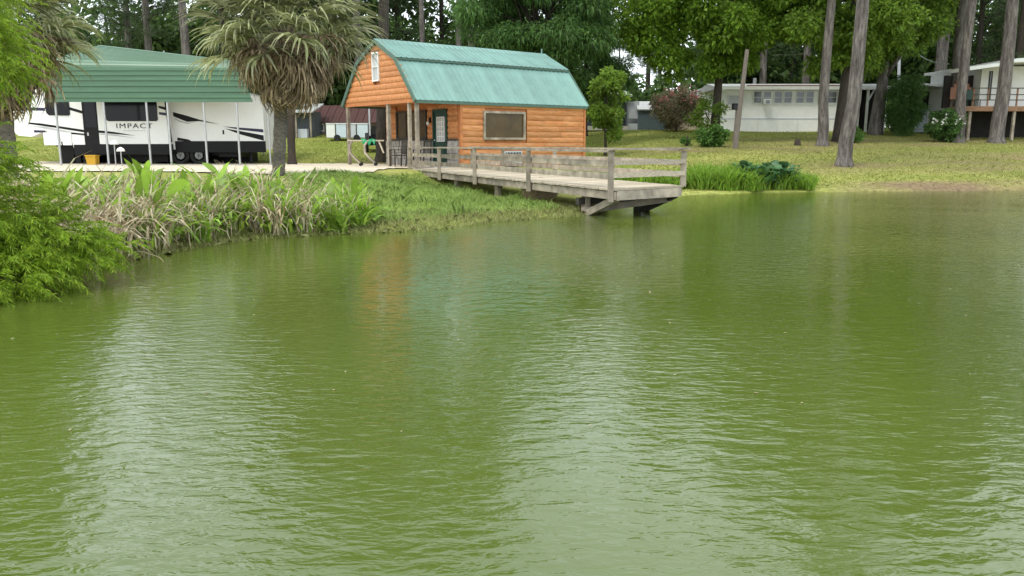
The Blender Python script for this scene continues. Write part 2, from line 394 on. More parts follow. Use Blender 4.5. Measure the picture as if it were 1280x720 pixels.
mid = wave_noise(7.0, -28, (0.55, 1.0, 1), 2.0, 0.5, 0.2)
big = wave_noise(0.55, 10, (0.7, 1.0, 1), 1.0)
mask = wave_noise(0.22, 35, (0.6, 1.0, 1), 2.0)
mrm = n.new('ShaderNodeMapRange'); mrm.inputs['From Min'].default_value = 0.36; mrm.inputs['From Max'].default_value = 0.62
mrm.inputs['To Min'].default_value = 0.4; mrm.inputs['To Max'].default_value = 1.3; l.new(mask, mrm.inputs['Value'])
h = mth('ADD', mth('MULTIPLY', mth('MULTIPLY', fine, 0.0078), mrm.outputs['Result']), mth('ADD', mth('MULTIPLY', mid, 0.0068), mth('MULTIPLY', big, 0.006)))
bn = n.new('ShaderNodeBump'); bn.inputs['Distance'].default_value = 1.0; bn.inputs['Strength'].default_value = 1.0
l.new(h, bn.inputs['Height']); l.new(bn.outputs['Normal'], b.inputs['Normal'])
wm = MB(); wm.add([(-30, -16, 0), (40, -16, 0), (40, 27.5, 0), (-30, 27.5, 0)], [(0, 1, 2, 3)])
tag(wm.build('pond_water', m_water), kind='structure')

# pale sandy drive in front of house and carport
pad = [at_z(60, 215, GZ).xy, at_z(200, 215, GZ).xy, at_z(350, 219, GZ).xy, at_z(440, 216, GZ).xy, at_z(488, 211.5, GZ).xy, Vector((-3.75, 29.3)), Vector((-3.2, 29.9)), Vector((-1.0, 31.9)), Vector((-6.0, 35.2)), Vector((-22, 36.5)), Vector((-27, 36)), Vector((-22, 26))]
m_sand = M('sandy_drive', (0.56, 0.49, 0.375), 0.95, 0.12, 1.2, 0.01, bscale=20)
pb = MB(); _pp = [(p.x, p.y) for p in pad]
def _in(x, y):
    c = False
    for (ax, ay), (bx, by) in zip(_pp, _pp[1:] + _pp[:1]):
        if (ay > y) != (by > y) and x < (bx - ax) * (y - ay) / (by - ay) + ax: c = not c
    return c
_gx, _gy = np.arange(-27.2, -0.6, 0.2), np.arange(21.2, 38.4, 0.2)
_gh = ground(*np.meshgrid(_gx, _gy)) + 0.035 + rng.uniform(-0.006, 0.006, (len(_gy), len(_gx)))
_idx = {}
def _vi(a, c):
    if (a, c) not in _idx: _idx[(a, c)] = len(pb.v); pb.v.append((_gx[a], _gy[c], _gh[c, a]))
    return _idx[(a, c)]
for a in range(len(_gx) - 1):
    for c in range(len(_gy) - 1):
        if _in(_gx[a] + 0.1, _gy[c] + 0.1): pb.f.append((_vi(a, c), _vi(a + 1, c), _vi(a + 1, c + 1), _vi(a, c + 1)))
tag(pb.build('drive', m_sand), kind='structure')

# ------------------------------------------------------------------ the cabin
HR = math.atan2(0.629, 0.777)
house = thing('log_cabin', 'orange log-sided cabin with green gambrel metal roof beside the pier', 'cabin', (-3.45, 29.5, GZ), HR)
HL, HW, PX = 8.4, 5.4, 1.9           # length, width, porch depth
prof = [(0.0, 2.5), (1.22, 3.96), (2.7, 4.70), (4.18, 3.96), (5.4, 2.5)]
def gable_y(z):                      # half-span of the gable at height z
    if z < 3.96: return (z - 2.5) / 1.46 * 1.22
    return 1.22 + (z - 3.96) / 0.74 * 1.48
def half_log(a, b, out_dir, h):
    """a log course from a to b (bottom line), bulging along out_dir, height h"""
    a, b, o = Vector(a), Vector(b), Vector(out_dir)
    pr = [(-0.03, 0), (0.016, 0.0), (0.037, 0.2), (0.046, 0.5), (0.037, 0.8), (0.016, 1.0), (-0.03, 1.0)]
    m = MB(); poly = [a + o * p + Vector((0, 0, h * q)) for p, q in pr]
    m.prism(poly, b - a); return m
LH = 0.2085
def log_wall(p0, p1, z0, z1, outd, holes, parent):
    """courses between p0 and p1 (xy), cut round the holes (s0, s1, z0, z1)"""
    p0, p1 = Vector((*p0, 0)), Vector((*p1, 0)); L = (p1 - p0).length; d = (p1 - p0) / L
    nc = max(1, round((z1 - z0) / LH)); hh = (z1 - z0) / nc
    for k in range(nc):
        za, zb = z0 + k * hh, z0 + (k + 1) * hh
        spans = [(0, L)]
        for s0, s1, h0, h1 in holes:
            if zb > h0 + 0.04 and za < h1 - 0.04:
                ns = []
                for a, c in spans:
                    if s0 > a: ns.append((a, min(c, s0)))
                    if s1 < c: ns.append((max(a, s1), c))
                spans = [q for q in ns if q[1] - q[0] > 0.02]
        sp2 = []
        for a, c in spans:
            if c - a > 2.6:
                q = a + (c - a) * rng.uniform(0.25, 0.75); sp2 += [(a, q - 0.003), (q + 0.003, c)]
            else: sp2.append((a, c))
        for a, c in sp2:
            half_log(p0 + d * a + Vector((0, 0, za)), p0 + d * c + Vector((0, 0, za)), outd, hh - 0.004).build('log_board', m_log, parent)
# core behind the boards
core = MB()
core.box(PX + 0.05, HL - 0.05, 0.05, HW - 0.05, 0.02, 2.49)
core.prism([(0.06, y + (0.08 if y < 2.7 else -0.08 if y > 2.7 else 0), z - 0.09) for y, z in prof], (HL - 0.12, 0, 0))
core.build('wall', m_logend, house)
# long wall: boards start above a recessed skirting
log_wall((PX + 0.11, 0), (HL - 0.07, 0), 0.70, 2.46, (0, -1, 0), [(1.06, 3.18, 1.04, 2.14)], house)
log_wall((PX + 0.11, 0.05), (HL - 0.07, 0.05), 0.08, 0.66, (0, -1, 0), [(2.0, 2.95, 0.1, 0.62)], house)
MB().box(PX + 0.0, PX + 0.11, -0.062, 0.10, 0.02, 2.5).build('corner_board', m_logend, house)
MB().box(HL - 0.075, HL + 0.03, -0.065, 0.10, 0.02, 2.5).build('corner_board', m_logend, house)
log_wall((HL, 0.1), (HL, HW), 0.1, 2.46, (1, 0, 0), [], house)
MB().box(0.02, PX + 0.0, -0.035, 0.085, 2.36, 2.5).build('porch_beam', m_logend, house)
MB().box(-0.02, 0.08, 0.0, HW, 2.36, 2.49).build('porch_beam', m_logend, house)
MB().box(0.08, PX, 0.085, HW, 2.42, 2.47).build('porch_ceiling', m_logend, house)
# gable boards
k = 0
z = 2.5
while z < 4.60:
    ya = gable_y(z + 0.06) + 0.05
    if z > 4.45: ya = gable_y(z + 0.1)
    hh = min(LH, 4.66 - z)
    segs = [(ya, HW - ya)]
    if 3.22 < z + hh and z < 4.32: segs = [(ya, 2.48), (2.98, HW - ya)]
    for a, c in segs:
        if c - a > 0.05: half_log((0, a, z), (0, c, z), (-1, 0, 0), hh - 0.004).build('log_board', m_log, house)
    z += LH
def window(name, x0, x1, z0, z1, frame_w, fm, gm, parent, place, bars_v=0, bars_h=0, depth=0.09):
    """window in local (s, z) on the plane given by place(s, z, out)"""
    f = MB()
    def slab(mb, a, c, e, g, o0, o1):
        p = [place(a, e, o0), place(c, e, o0), place(c, g, o0), place(a, g, o0)]
        mb.prism(p, Vector(place(a, e, o1)) - Vector(place(a, e, o0)))
    slab(f, x0, x1, z1 - frame_w, z1, -0.02, depth); slab(f, x0, x1, z0, z0 + frame_w, -0.02, depth + 0.01)
    slab(f, x0, x0 + frame_w, z0 + frame_w, z1 - frame_w, -0.02, depth); slab(f, x1 - frame_w, x1, z0 + frame_w, z1 - frame_w, -0.02, depth)
    for i in range(bars_v):
        s = x0 + (x1 - x0) * (i + 1) / (bars_v + 1); slab(f, s - 0.012, s + 0.012, z0 + frame_w, z1 - frame_w, 0.02, depth - 0.02)
    for i in range(bars_h):
        s = z0 + (z1 - z0) * (i + 1) / (bars_h + 1); slab(f, x0 + frame_w, x1 - frame_w, s - 0.013, s + 0.013, 0.02, depth - 0.018)
    w = f.build(name, fm, parent)
    g = MB(); slab(g, x0 + frame_w * 0.6, x1 - frame_w * 0.6, z0 + frame_w * 0.6, z1 - frame_w * 0.6, -0.015, 0.028)
    g.build('pane', gm, w); return w
pl_long = lambda s, z, o: (s, -o, z)
pl_gable = lambda s, z, o: (-o, s, z)
pl_porch = lambda s, z, o: (PX - o, s, z)
window('window', 2.98, 5.07, 1.04, 2.13, 0.085, m_grey, m_bronze, house, pl_long, depth=0.10)
window('gable_window', 2.48, 2.98, 3.24, 4.32, 0.05, m_white, m_lightpane, house, pl_gable, 0, 1, 0.09)
window('foundation_vent', 2.02 + PX + 0.11, 2.93 + PX + 0.11, 0.12, 0.60, 0.05, m_ltgrey, m_pane, house, lambda s, z, o: (s, 0.03 - o, z), 5, 2, 0.07)
# porch wall (x = PX): door, dark window, stone wainscot
log_wall((PX, HW - 0.05), (PX, 0.12), 1.06, 2.40, (-1, 0, 0), [(HW - 0.05 - 4.55, HW - 0.05 - 2.15, 1.0, 2.22), (HW - 0.05 - 1.72, HW - 0.05 - 0.74, 0, 2.2)], house)
for ya, yb in ((0.06, 0.74), (1.72, HW - 0.02)):
    MB().box(PX - 0.045, PX + 0.06, ya, yb, 0.02, 1.02).build('stone_backing', m_mortar, house)
    MB().box(PX - 0.13, PX + 0.03, ya, yb, 1.02, 1.065).build('ledge', m_darkwood, house)
    nr = 4
    for r_ in range(nr):
        y = ya + 0.01
        while y < yb - 0.06:
            w_ = min(random.uniform(0.2, 0.42), yb - y - 0.01); zz = 0.04 + r_ * 0.244
            o1 = random.uniform(0.075, 0.11); j = [random.uniform(0, 0.02) for _ in range(4)]
            m = MB(); m.prism([(PX - 0.04, y + j[0], zz), (PX - 0.04, y + w_ - 0.018, zz + j[1]), (PX - 0.04, y + w_ - 0.018 - j[2], zz + 0.228), (PX - 0.04, y + j[3], zz + 0.226)], (-o1 + 0.04, 0, 0))
            m.build('stone', m_stone, house); y += w_
window('porch_window', 2.2, 4.5, 1.07, 2.2, 0.07, m_darkwood, m_bronze, house, pl_porch, 2, 0, 0.08)
door = MB().box(PX - 0.05, PX + 0.03, 0.82, 1.64, 0.06, 2.12).build('door', m_door, house)
fr = MB(); fr.box(PX - 0.09, PX + 0.03, 0.74, 0.82, 0.03, 2.2); fr.box(PX - 0.09, PX + 0.03, 1.64, 1.72, 0.03, 2.2); fr.box(PX - 0.09, PX + 0.03, 0.82, 1.64, 2.12, 2.2)
fr.build('door_frame', m_door, house)
dw = MB(); dw.box(PX - 0.075, PX - 0.045, 0.88, 1.42, 0.98, 1.9)
dw.build('pane', m_lightpane, door)
g = MB()
for i in range(4): y = 0.90 + i * 0.165; g.box(PX - 0.10, PX - 0.078, y - 0.014, y + 0.014, 0.97, 1.91)
for i in range(6): zz = 0.98 + i * 0.184; g.box(PX - 0.098, PX - 0.080, 0.886, 1.411, zz - 0.013, zz + 0.013)
g.build('window_grille', m_white, door)
MB().box(PX - 0.07, PX - 0.05, 0.93, 1.5, 0.25, 0.82).build('door_panel', m_door, door)
MB().ball((PX - 0.10, 1.55, 1.02), 0.035).build('handle', m_steel, door)
sc_ = MB(); sc_.box(PX - 0.10, PX - 0.04, 1.87, 1.97, 1.70, 1.9); sc_.build('porch_lamp', m_black, house)
MB().ball((PX - 0.17, 1.92, 1.68), (0.06, 0.06, 0.08)).build('lamp_globe', m_white, house)
MB().box(-0.15, PX - 0.05, -0.08, HW + 0.05, -0.30, 0.03).build('porch_floor', m_concrete, house)
for (x, y, w_) in ((0.06, 0.06, 0.12), (0.06, 0.56, 0.11), (0.06, 2.06, 0.13), (0.06, 5.3, 0.12)):
    MB().box(x - w_ / 2, x + w_ / 2, y - w_ / 2, y + w_ / 2, 0.0, 2.36).build('porch_post', m_grey, house)
# roof: ribbed metal panels
def roof_panel(p0, p1, w_):
    """panel from the lower edge p0 to the upper p1 ((y,z)) and w_ wide in x"""
    a, c = Vector((0, *p0)), Vector((0, *p1)); d = (c - a); nrm = Vector((0, -d.z, d.y)).normalized()
    if nrm.z < 0: nrm = -nrm
    m = MB(); xsn = []
    nb = 4; pr = []
    for i in range(nb):
        x = w_ * i / nb; q = w_ / nb
        pr += [(x, 0), (x + q * 0.72, 0), (x + q * 0.79, 0.022), (x + q * 0.93, 0.022)]
    pr.append((w_, 0))
    vs = [a + Vector((x, 0, 0)) + nrm * (o + 0.03) for x, o in pr] + [c + Vector((x, 0, 0)) + nrm * (o + 0.03) for x, o in pr]
    k = len(pr); vs += [a + nrm * 0.004, a + Vector((w_, 0, 0)) + nrm * 0.004, c + nrm * 0.004, c + Vector((w_, 0, 0)) + nrm * 0.004]
    fs = [(i, i + 1, k + i + 1, k + i) for i in range(k - 1)] + [(2 * k, 2 * k + 2, 2 * k + 3, 2 * k + 1)]
    m.add(vs, fs); return m
x0r, x1r, npan = -0.10, HL + 0.12, 9
pw = (x1r - x0r) / npan
slopes = [((-0.10, 2.42), (1.26, 3.98)), ((1.14, 3.97), (2.7, 4.75)), ((5.50, 2.42), (4.14, 3.98)), ((4.26, 3.97), (2.7, 4.75))]
for p0, p1 in slopes:
    me_ = roof_panel(p0, p1, pw - 0.006).mesh('roof_panel', m_roof)
    up = 0.02 if p1[1] > 4.5 else 0
    for i in range(npan):
        link('roof_panel', me_, house, (x0r + i * pw, 0, up))
MB().prism([(x0r - 0.02, 2.42, 4.665), (x0r - 0.02, 2.7, 4.825), (x0r - 0.02, 2.98, 4.665), (x0r - 0.02, 2.7, 4.805)], (x1r - x0r + 0.04, 0, 0)).build('ridge_cap', m_roof, house)
for xx in (x0r - 0.03, x1r - 0.03):
    for a, c in (((-0.10, 2.40), (1.2, 3.94)), ((1.16, 3.94), (2.7, 4.73)), ((5.50, 2.40), (4.2, 3.94)), ((4.24, 3.94), (2.7, 4.73))):
        MB().bar((xx + 0.03, *a), (xx + 0.03, *c), 0.055, 0.15).build('rake_trim', m_rooftrim, house)
MB().box(x0r + 0.04, x1r - 0.04, -0.125, -0.085, 2.33, 2.42).build('eave_trim', m_rooftrim, house)
MB().box(x0r + 0.04, x1r - 0.04, HW + 0.085, HW + 0.125, 2.33, 2.42).build('eave_trim', m_rooftrim, house)
MB().box(x0r + 0.04, x1r - 0.04, 1.115, 1.145, 3.935, 3.995).build('break_shadow_strip', m_rooftrim, house)  # dark strip standing in for the shadow line under the upper roof overhang
MB().tube([(x1r - 0.2, 2.7, 4.75), (x1r - 0.2, 2.7, 5.02)], 0.035).build('vent_pipe', m_roof, house)

# ------------------------------------------------------------------ the fishing pier
A = Vector((-3.62, 29.1, GZ + 0.01)); Bc = Vector((2.07, 16.2, GZ + 0.01)); E = Vector((3.72, 17.55, GZ + 0.01))
pd = (Bc - A); PLn = pd.length; pd.normalize(); pe = (E - Bc); PW = pe.length; pe.normalize()
pier = thing('fishing_pier', 'weathered grey wooden fishing pier with plank railings reaching over the pond', 'pier', (A.x, A.y, A.z))
def P(s, t, z=0.0): return pd * s + pe * t + Vector((0, 0, z))
npk = 92; pkw = PLn / npk
pm = MB(); pm.prism([P(0.004, -0.03, -0.04), P(pkw - 0.006, -0.03, -0.04), P(pkw - 0.006, PW + 0.03, -0.04), P(0.004, PW + 0.03, -0.04)], (0, 0, 0.04))
pme = pm.mesh('plank', m_plank)
for i in range(npk):
    link('plank', pme, pier, P(i * pkw, random.uniform(-0.012, 0.012), random.uniform(-0.004, 0.004)))
for t, nm in ((0.03, 'fascia_board'), (PW - 0.03, 'fascia_board')):
    for s0, s1 in ((0.05, 4.6), (4.62, 9.2), (9.22, PLn - 0.02)):
        MB().bar(P(s0, t, -0.14), P(s1, t, -0.14), 0.045, 0.16).build(nm, m_grey, pier)
MB().bar(P(PLn - 0.02, 0.06, -0.14), P(PLn - 0.02, PW - 0.06, -0.14), 0.045, 0.19).build('fascia_board', m_grey, pier)
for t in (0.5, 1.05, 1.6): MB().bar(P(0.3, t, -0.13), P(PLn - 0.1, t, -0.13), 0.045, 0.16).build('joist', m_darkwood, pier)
RH = 0.76
near_s = [0.0, 3.3, 6.45, 10.1, PLn - 0.07]
far_s = [1.2, 4.0, 7.8, PLn - 0.07]
def rail_side(ss, t, out):
    for i, s in enumerate(ss):
        lo = -0.26 if t < 0.5 else -0.02
        MB().bar(P(s, t + out * 0.07, lo), P(s, t + out * 0.07, RH - 0.02), 0.11, 0.11).build('post', m_grey, pier)
    for i in range(len(ss) - 1):
        a, c = ss[i], ss[i + 1]
        dz = random.uniform(-0.012, 0.012)
        MB().bar(P(a - 0.06, t + out * 0.02, RH + dz), P(c - 0.063, t + out * 0.02, RH + dz), 0.17, 0.042).build('top_rail', m_grey, pier)
        for zz in (0.24, 0.50):
            dz = random.uniform(-0.012, 0.012)
            MB().bar(P(a - 0.04, t - out * 0.005, zz + dz), P(c - 0.044, t - out * 0.005, zz - dz), 0.035, 0.125).build('rail', m_grey, pier)
rail_side(near_s, 0.0, -1); rail_side(far_s, PW, 1)
MB().bar(P(PLn - 0.03, -0.15, RH + 0.035), P(PLn - 0.03, PW + 0.16, RH + 0.035), 0.16, 0.035).build('top_rail', m_grey, pier)
MB().bar(P(PLn - 0.0, -0.05, 0.52), P(PLn - 0.0, PW + 0.05, 0.52), 0.035, 0.09).build('rail', m_plank, pier)
MB().bar(P(PLn - 0.0, -0.05, 0.27), P(PLn - 0.0, PW + 0.05, 0.27), 0.035, 0.10).build('rail', m_plank, pier)
MB().bar(P(-0.02, -0.1, 0.10), P(-0.02, 1.0, 0.10), 0.12, 0.12).build('threshold_beam', m_grey, pier)
zw = -1.3
for s in (4.3, 7.6, PLn - 1.5):
    for t in (0.22, PW - 0.22):
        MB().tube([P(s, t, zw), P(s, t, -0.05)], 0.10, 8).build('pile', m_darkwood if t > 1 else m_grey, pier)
for t in (0.16, PW - 0.12):
    MB().bar(P(PLn - 1.75, t, -0.74), P(PLn - 0.12, t, -0.20), 0.10, 0.14).build('brace', m_grey if t < 1 else m_darkwood, pier)
MB().bar(P(PLn - 1.45, 0.05, -0.55), P(PLn - 0.35, PW - 0.05, -0.30), 0.05, 0.14).build('brace', m_grey, pier)
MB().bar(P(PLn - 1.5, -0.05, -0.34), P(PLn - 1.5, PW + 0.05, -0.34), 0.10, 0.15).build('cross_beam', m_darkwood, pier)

# ------------------------------------------------------------------ carport and travel trailer
CX0, CX1, CYF, CYB = -18.55, -10.3, 32.6, 40.2
cp = thing('carport', 'green ribbed metal carport on thin steel posts over the travel trailer', 'carport', ((CX0 + CX1) / 2, CYF, GZ))
cw = CX1 - CX0; hw = cw / 2
rib = []
def roof_strip(name, pts):
    """sheet following pts ((y,z) list), ribs along x"""
    m = MB(); t = 0.012
    for (a, c) in zip(pts[:-1], pts[1:]):
        pass
    zl = lambda z: z if z < 3.8 else 3.8 + (z - 3.8) * 1.22
    zr = lambda z: z if z < 3.8 else 3.8 + (z - 3.8) * 0.50
    xl = lambda z: -hw + 0.18 * (z - 2.53)
    xr = lambda z: hw - 0.36 * (z - 2.53)
    vs = [(xl(z), y, zl(z)) for y, z in pts] + [(xr(z), y, zr(z)) for y, z in pts] + [(xl(z), y + 0.001, zl(z) - t) for y, z in pts] + [(xr(z), y + 0.001, zr(z) - t) for y, z in pts]
    _old = [(-hw, y, z) for y, z in pts] + [(hw, y, z) for y, z in pts] + [(-hw, y + 0.001, z - t) for y, z in pts] + [(hw, y + 0.001, z - t) for y, z in pts]
    k = len(pts); fs = [(i, k + i, k + i + 1, i + 1) for i in range(k - 1)] + [(2 * k + i, 2 * k + i + 1, 3 * k + i + 1, 3 * k + i) for i in range(k - 1)]
    m.add(vs, fs); m.build(name, m_carport, cp)
def ribbed(p0, p1, nr, o=0.035):
    a, c = np.array(p0), np.array(p1); d = c - a; nr_ = np.array([-d[1], d[0]]) / np.linalg.norm(d)
    if nr_[1] < 0 or (abs(d[0]) < 0.3 and nr_[0] > 0): nr_ = nr_ if nr_[0] < 0 else -nr_
    if abs(d[0]) > 0.5 and nr_[1] < 0: nr_ = -nr_
    pts = []
    for i in range(nr):
        for f, h in ((0, 0), (0.62, 0), (0.70, o), (0.92, o)): 
            p = a + d * (i + f) / nr + nr_ * h; pts.append(tuple(p))
    pts.append(tuple(c)); return pts
# three wall sheets, a rounded eave, then roof sheets to the ridge, and the far slope
zz = [2.53, 2.98, 3.43, 3.80]
for i in range(3): roof_strip('roof_panel', ribbed((0.0 + 0.05 * i, zz[i]), (0.05 + 0.05 * i, zz[i + 1]), 2))
roof_strip('eave_curve', [(0.15 + 0.42 * (1 - math.cos(t)), 3.80 + 0.34 * math.sin(t)) for t in np.linspace(0, math.pi / 2 * 0.86, 7)])
ye, ze = 0.15 + 0.42 * (1 - math.cos(math.pi / 2 * 0.86)), 3.80 + 0.34 * math.sin(math.pi / 2 * 0.86)
for i in range(4):
    f0, f1 = i / 4, (i + 1) / 4
    roof_strip('roof_panel', ribbed((ye + (3.8 - ye) * f0, ze + (4.86 - ze) * f0), (ye + (3.8 - ye) * f1, ze + (4.86 - ze) * f1), 3))
for i in range(4):
    f0, f1 = i / 4, (i + 1) / 4
    roof_strip('roof_panel', ribbed((3.8 + 3.6 * f0, 4.86 - 0.75 * f0), (3.8 + 3.6 * f1, 4.86 - 0.75 * f1), 3))
roof_strip('back_panel', [(7.4, 4.1), (7.55, 3.6), (7.6, 2.53)])
MB().prism([(-hw + 0.5, 3.68, 5.08), (-hw + 0.5, 3.8, 5.14), (-hw + 0.5, 3.92, 5.08)], (2 * hw - 1.45, 0, -0.76)).build('ridge_cap', m_carport, cp)
for px in (73, 133, 186, 212, 257, 298):
    x = (px - 640) / 1016.4 * CYF - cp.location.x
    x = min(max(x, -hw + 0.04), hw - 0.04)
    MB().box(x - 0.032, x + 0.032, 0.02, 0.084, 0.0, 2.56).build('post', m_steel, cp)
    MB().box(x - 0.032, x + 0.032, 7.5, 7.564, 0.0, 2.56).build('post', m_steel, cp)
MB().box(-hw, hw, 0.02, 0.084, 2.56, 2.62).build('header_rail', m_steel, cp)
MB().box(-hw, hw, 0.02, 0.084, 0.0, 0.05).build('base_rail', m_steel, cp)

RX0, RY = -21.0, 34.6
PPM = 1016.4 / RY
rv = thing('travel_trailer', 'long white fifth wheel travel trailer with black swoosh stripes under the green carport', 'trailer', (RX0, RY, GZ + 0.02))
rx = lambda px: (px - 640) / PPM - RX0
rz = lambda py: EYE - (py - 178.4) / PPM - GZ - 0.02
RLx = rx(331)
body = MB()
# side outline: raised nose at the left, box behind
nose = [(rx(60), 1.42), (rx(40), 1.15), (rx(24), 1.2), (rx(13), 1.55), (rx(15), 2.4), (rx(26), 3.0), (rx(44), 3.12), (rx(75), 3.2), (RLx - 1.2, 3.1), (RLx, 2.75), (RLx, 0.62), (rx(92), 0.62), (rx(90), 0.95), (rx(60), 0.95)]
body.prism([(x, 0, z) for x, z in nose], (0, 2.45, 0))
body = body.build('body', m_rvwhite, rv)
def plate(name, pts, mat, y=-0.006, th=0.006, parent=rv):
    """flat piece on the trailer side; pts in photo pixels at its plane"""
    m = MB(); m.prism([(rx(a), y, rz(c)) for a, c in pts], (0, th + 0.004, 0)); return m.build(name, mat, parent)
MB().box(rx(92), rx(133), -0.02, 0.10, 0.42, rz(181)).build('skirt', m_black, rv)
MB().box(rx(219), RLx + 0.01, -0.012, 0.10, 0.5, rz(176.5)).build('skirt', m_black, rv)
# slide-out
SY = -0.42
so = MB(); so.box(rx(131), rx(216), SY, 0.02, rz(180), 3.0); so = so.build('slide_out', m_rvwhite, rv)
MB().box(rx(131) - 0.01, rx(216) + 0.01, SY + 0.004, 0.02, rz(193), rz(180) - 0.005).build('skirt', m_black, rv)
plate('trim', [(214.5, 129), (217.5, 129), (221, 178), (218, 178)], m_black, SY - 0.012)
w_ = MB(); w_.prism([(rx(a), SY - 0.03, rz(c)) for a, c in ((139, 122), (205, 122), (205, 151), (203, 152.5), (144, 152.5), (141, 150))], (0, 0.035, 0)); w_.build('window', m_glass, rv)
w_ = MB(); w_.prism([(rx(a), -0.03, rz(c)) for a, c in ((61, 124), (91, 124), (91, 144), (89, 145.5), (65, 145), (62, 142))], (0, 0.035, 0)); w_.build('window', m_glass, rv)
dr = MB().box(rx(107), rx(127), -0.05, 0.01, 0.35, rz(122)).build('door', m_black, rv)
MB().box(rx(110), rx(124), -0.062, -0.045, rz(160), rz(128)).build('pane', m_glass, dr)
MB().box(rx(111), rx(113), -0.075, -0.05, rz(170), rz(166)).build('handle', m_steel, dr)
st = MB()
for i in range(3): st.box(rx(108), rx(126), -0.30 - 0.16 * (2 - i), -0.06 - 0.16 * (2 - i), 0.06 + i * 0.16, 0.09 + i * 0.16)
st.build('entry_step', m_black, rv)
plate('storage_door', [(55.5, 166), (75, 166), (77, 181.5), (55.5, 181.5)], m_rvwhite, -0.03, 0.03)
plate('storage_door', [(77.5, 166), (90, 166), (90, 181.5), (79, 181.5)], m_rvwhite, -0.03, 0.03)
plate('stripe', [(38, 153.5), (55, 155), (108, 163), (108, 166), (70, 160), (38, 155.5)], m_black)
plate('stripe', [(40, 158), (60, 159), (108, 168.5), (108, 170.5)], m_silver)
plate('stripe', [(90, 166), (108, 167.5), (108, 169.2), (91, 168)], m_black)
plate('stripe', [(28, 135), (60, 136), (61, 139.5), (30, 139)], m_navy)
plate('stripe', [(91, 135), (108, 140), (108, 143.5), (91, 138.5)], m_black)
plate('stripe', [(44, 163), (58, 163.5), (58, 166), (44, 166)], m_navy)
plate('stripe', [(131, 163.5), (150, 165.5), (176, 170), (131, 166.5)], m_black, SY - 0.008)
plate('stripe', [(131, 167.5), (150, 168.5), (178, 173.2), (150, 170.2), (131, 168.5)], m_silver, SY - 0.008)
plate('stripe', [(207, 134), (216, 136), (216, 139.5), (207, 136.5)], m_black, SY - 0.009)
plate('stripe', [(207, 141.5), (216, 142.5), (216, 146), (207, 144.5)], m_navy, SY - 0.009)
plate('stripe', [(219, 141), (236, 145.5), (252, 150.5), (276, 156), (250, 152), (236, 153), (228, 150), (219, 146)], m_black)
plate('stripe', [(219, 148), (228, 151.5), (236, 154), (252, 151.8), (236, 155.5), (226, 153)], m_silver)
plate('stripe', [(280, 158.5), (330, 162), (330, 166), (300, 162.5)], m_navy)
plate('stripe', [(282, 161), (300, 164), (330, 169.5), (330, 176), (322, 174), (300, 168)], m_black)
plate('stripe', [(222, 172), (236, 174.5), (240, 177), (222, 176)], m_black)
plate('stripe', [(279, 163), (281, 163), (281, 168.5), (279, 168)], m_black)
# lettering
fc = bpy.data.curves.new('lettering', 'FONT'); fc.body = 'IMPACT'; fc.size = 0.30; fc.extrude = 0.004; fc.align_x = 'CENTER'; fc.offset = 0.0; fc.space_character = 1.2
fc.materials.append(m_black)
_fo = bpy.data.objects.new('lettering_curve', fc); C.objects.link(_fo); bpy.context.view_layer.update()
_lm = bpy.data.meshes.new_from_object(_fo.evaluated_get(bpy.context.evaluated_depsgraph_get())); bpy.data.objects.remove(_fo)
lo = link('lettering', _lm, rv, (rx(175.2), SY - 0.008, rz(161.0)), (R(90), 0, 0), (1.28, 0.95, 1))
for i in range(13):
    x = rx(161 + i * 2.15); MB().box(x, x + 0.045, SY - 0.008, SY + 0.002, rz(164.4), rz(163.5)).build('small_lettering', m_silver, rv)
# running gear
for px in (223.5, 246.5):
    for yy in (0.05, 2.1):
        wh = MB(); c = (rx(px), yy, 0.375)
        ring = [(0.375, 0.0), (0.385, 0.05), (0.385, 0.2), (0.375, 0.25), (0.24, 0.25), (0.24, 0.0)]
        n_ = 20; vs, fs = [], []
        for i in range(n_):
            t = 2 * math.pi * i / n_
            for r_, d_ in ring: vs.append((c[0] + r_ * math.cos(t), c[1] + d_, c[2] + r_ * math.sin(t)))
        for i in range(n_):
            for j in range(6): fs.append((i * 6 + j, ((i + 1) % n_) * 6 + j, ((i + 1) % n_) * 6 + (j + 1) % 6, i * 6 + (j + 1) % 6))
        wh.add(vs, fs); wh = wh.build('wheel', m_rubber, rv, True)
        rm = MB(); rm.tube([(c[0], c[1] + 0.03, c[2]), (c[0], c[1] + 0.06, c[2])], 0.17, 16)
        for i in range(6):
            t = i * math.pi / 3; rm.bar((c[0], c[1] + 0.015, c[2]), (c[0] + 0.16 * math.cos(t), c[1] + 0.015, c[2] + 0.16 * math.sin(t)), 0.05, 0.03, (0, 1, 0))
        rm.build('rim', m_rim, wh)
MB().box(rx(200), rx(268), 0.5, 2.0, 0.36, 0.6).build('chassis', m_black, rv)
MB().box(rx(60), rx(92), 0.6, 1.9, 0.75, 0.95).build('chassis', m_black, rv)
for px in (86, 96, 310): 
    MB().box(rx(px) - 0.05, rx(px) + 0.05, 0.3, 0.4, 0.0, 0.7).build('landing_leg', m_black, rv)
MB().box(rx(270), rx(298), 0.25, 1.6, 0.30, 0.52).build('storage_tank', m_black, rv)
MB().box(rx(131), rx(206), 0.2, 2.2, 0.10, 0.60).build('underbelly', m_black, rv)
MB().box(rx(92), rx(300), 1.5, 2.3, 0.02, 0.60).build('under_shade_box', m_black, rv)  # black box added to make the space under the trailer read as dark shade
MB().box(rx(86), rx(104), 0.3, 1.2, 0.02, 0.62).build('landing_gear_box', m_black, rv)  # plain black box standing for the dark landing gear
MB().box(rx(66), rx(84), 0.5, 1.6, 0.02, 0.95).build('front_tray', m_black, rv)
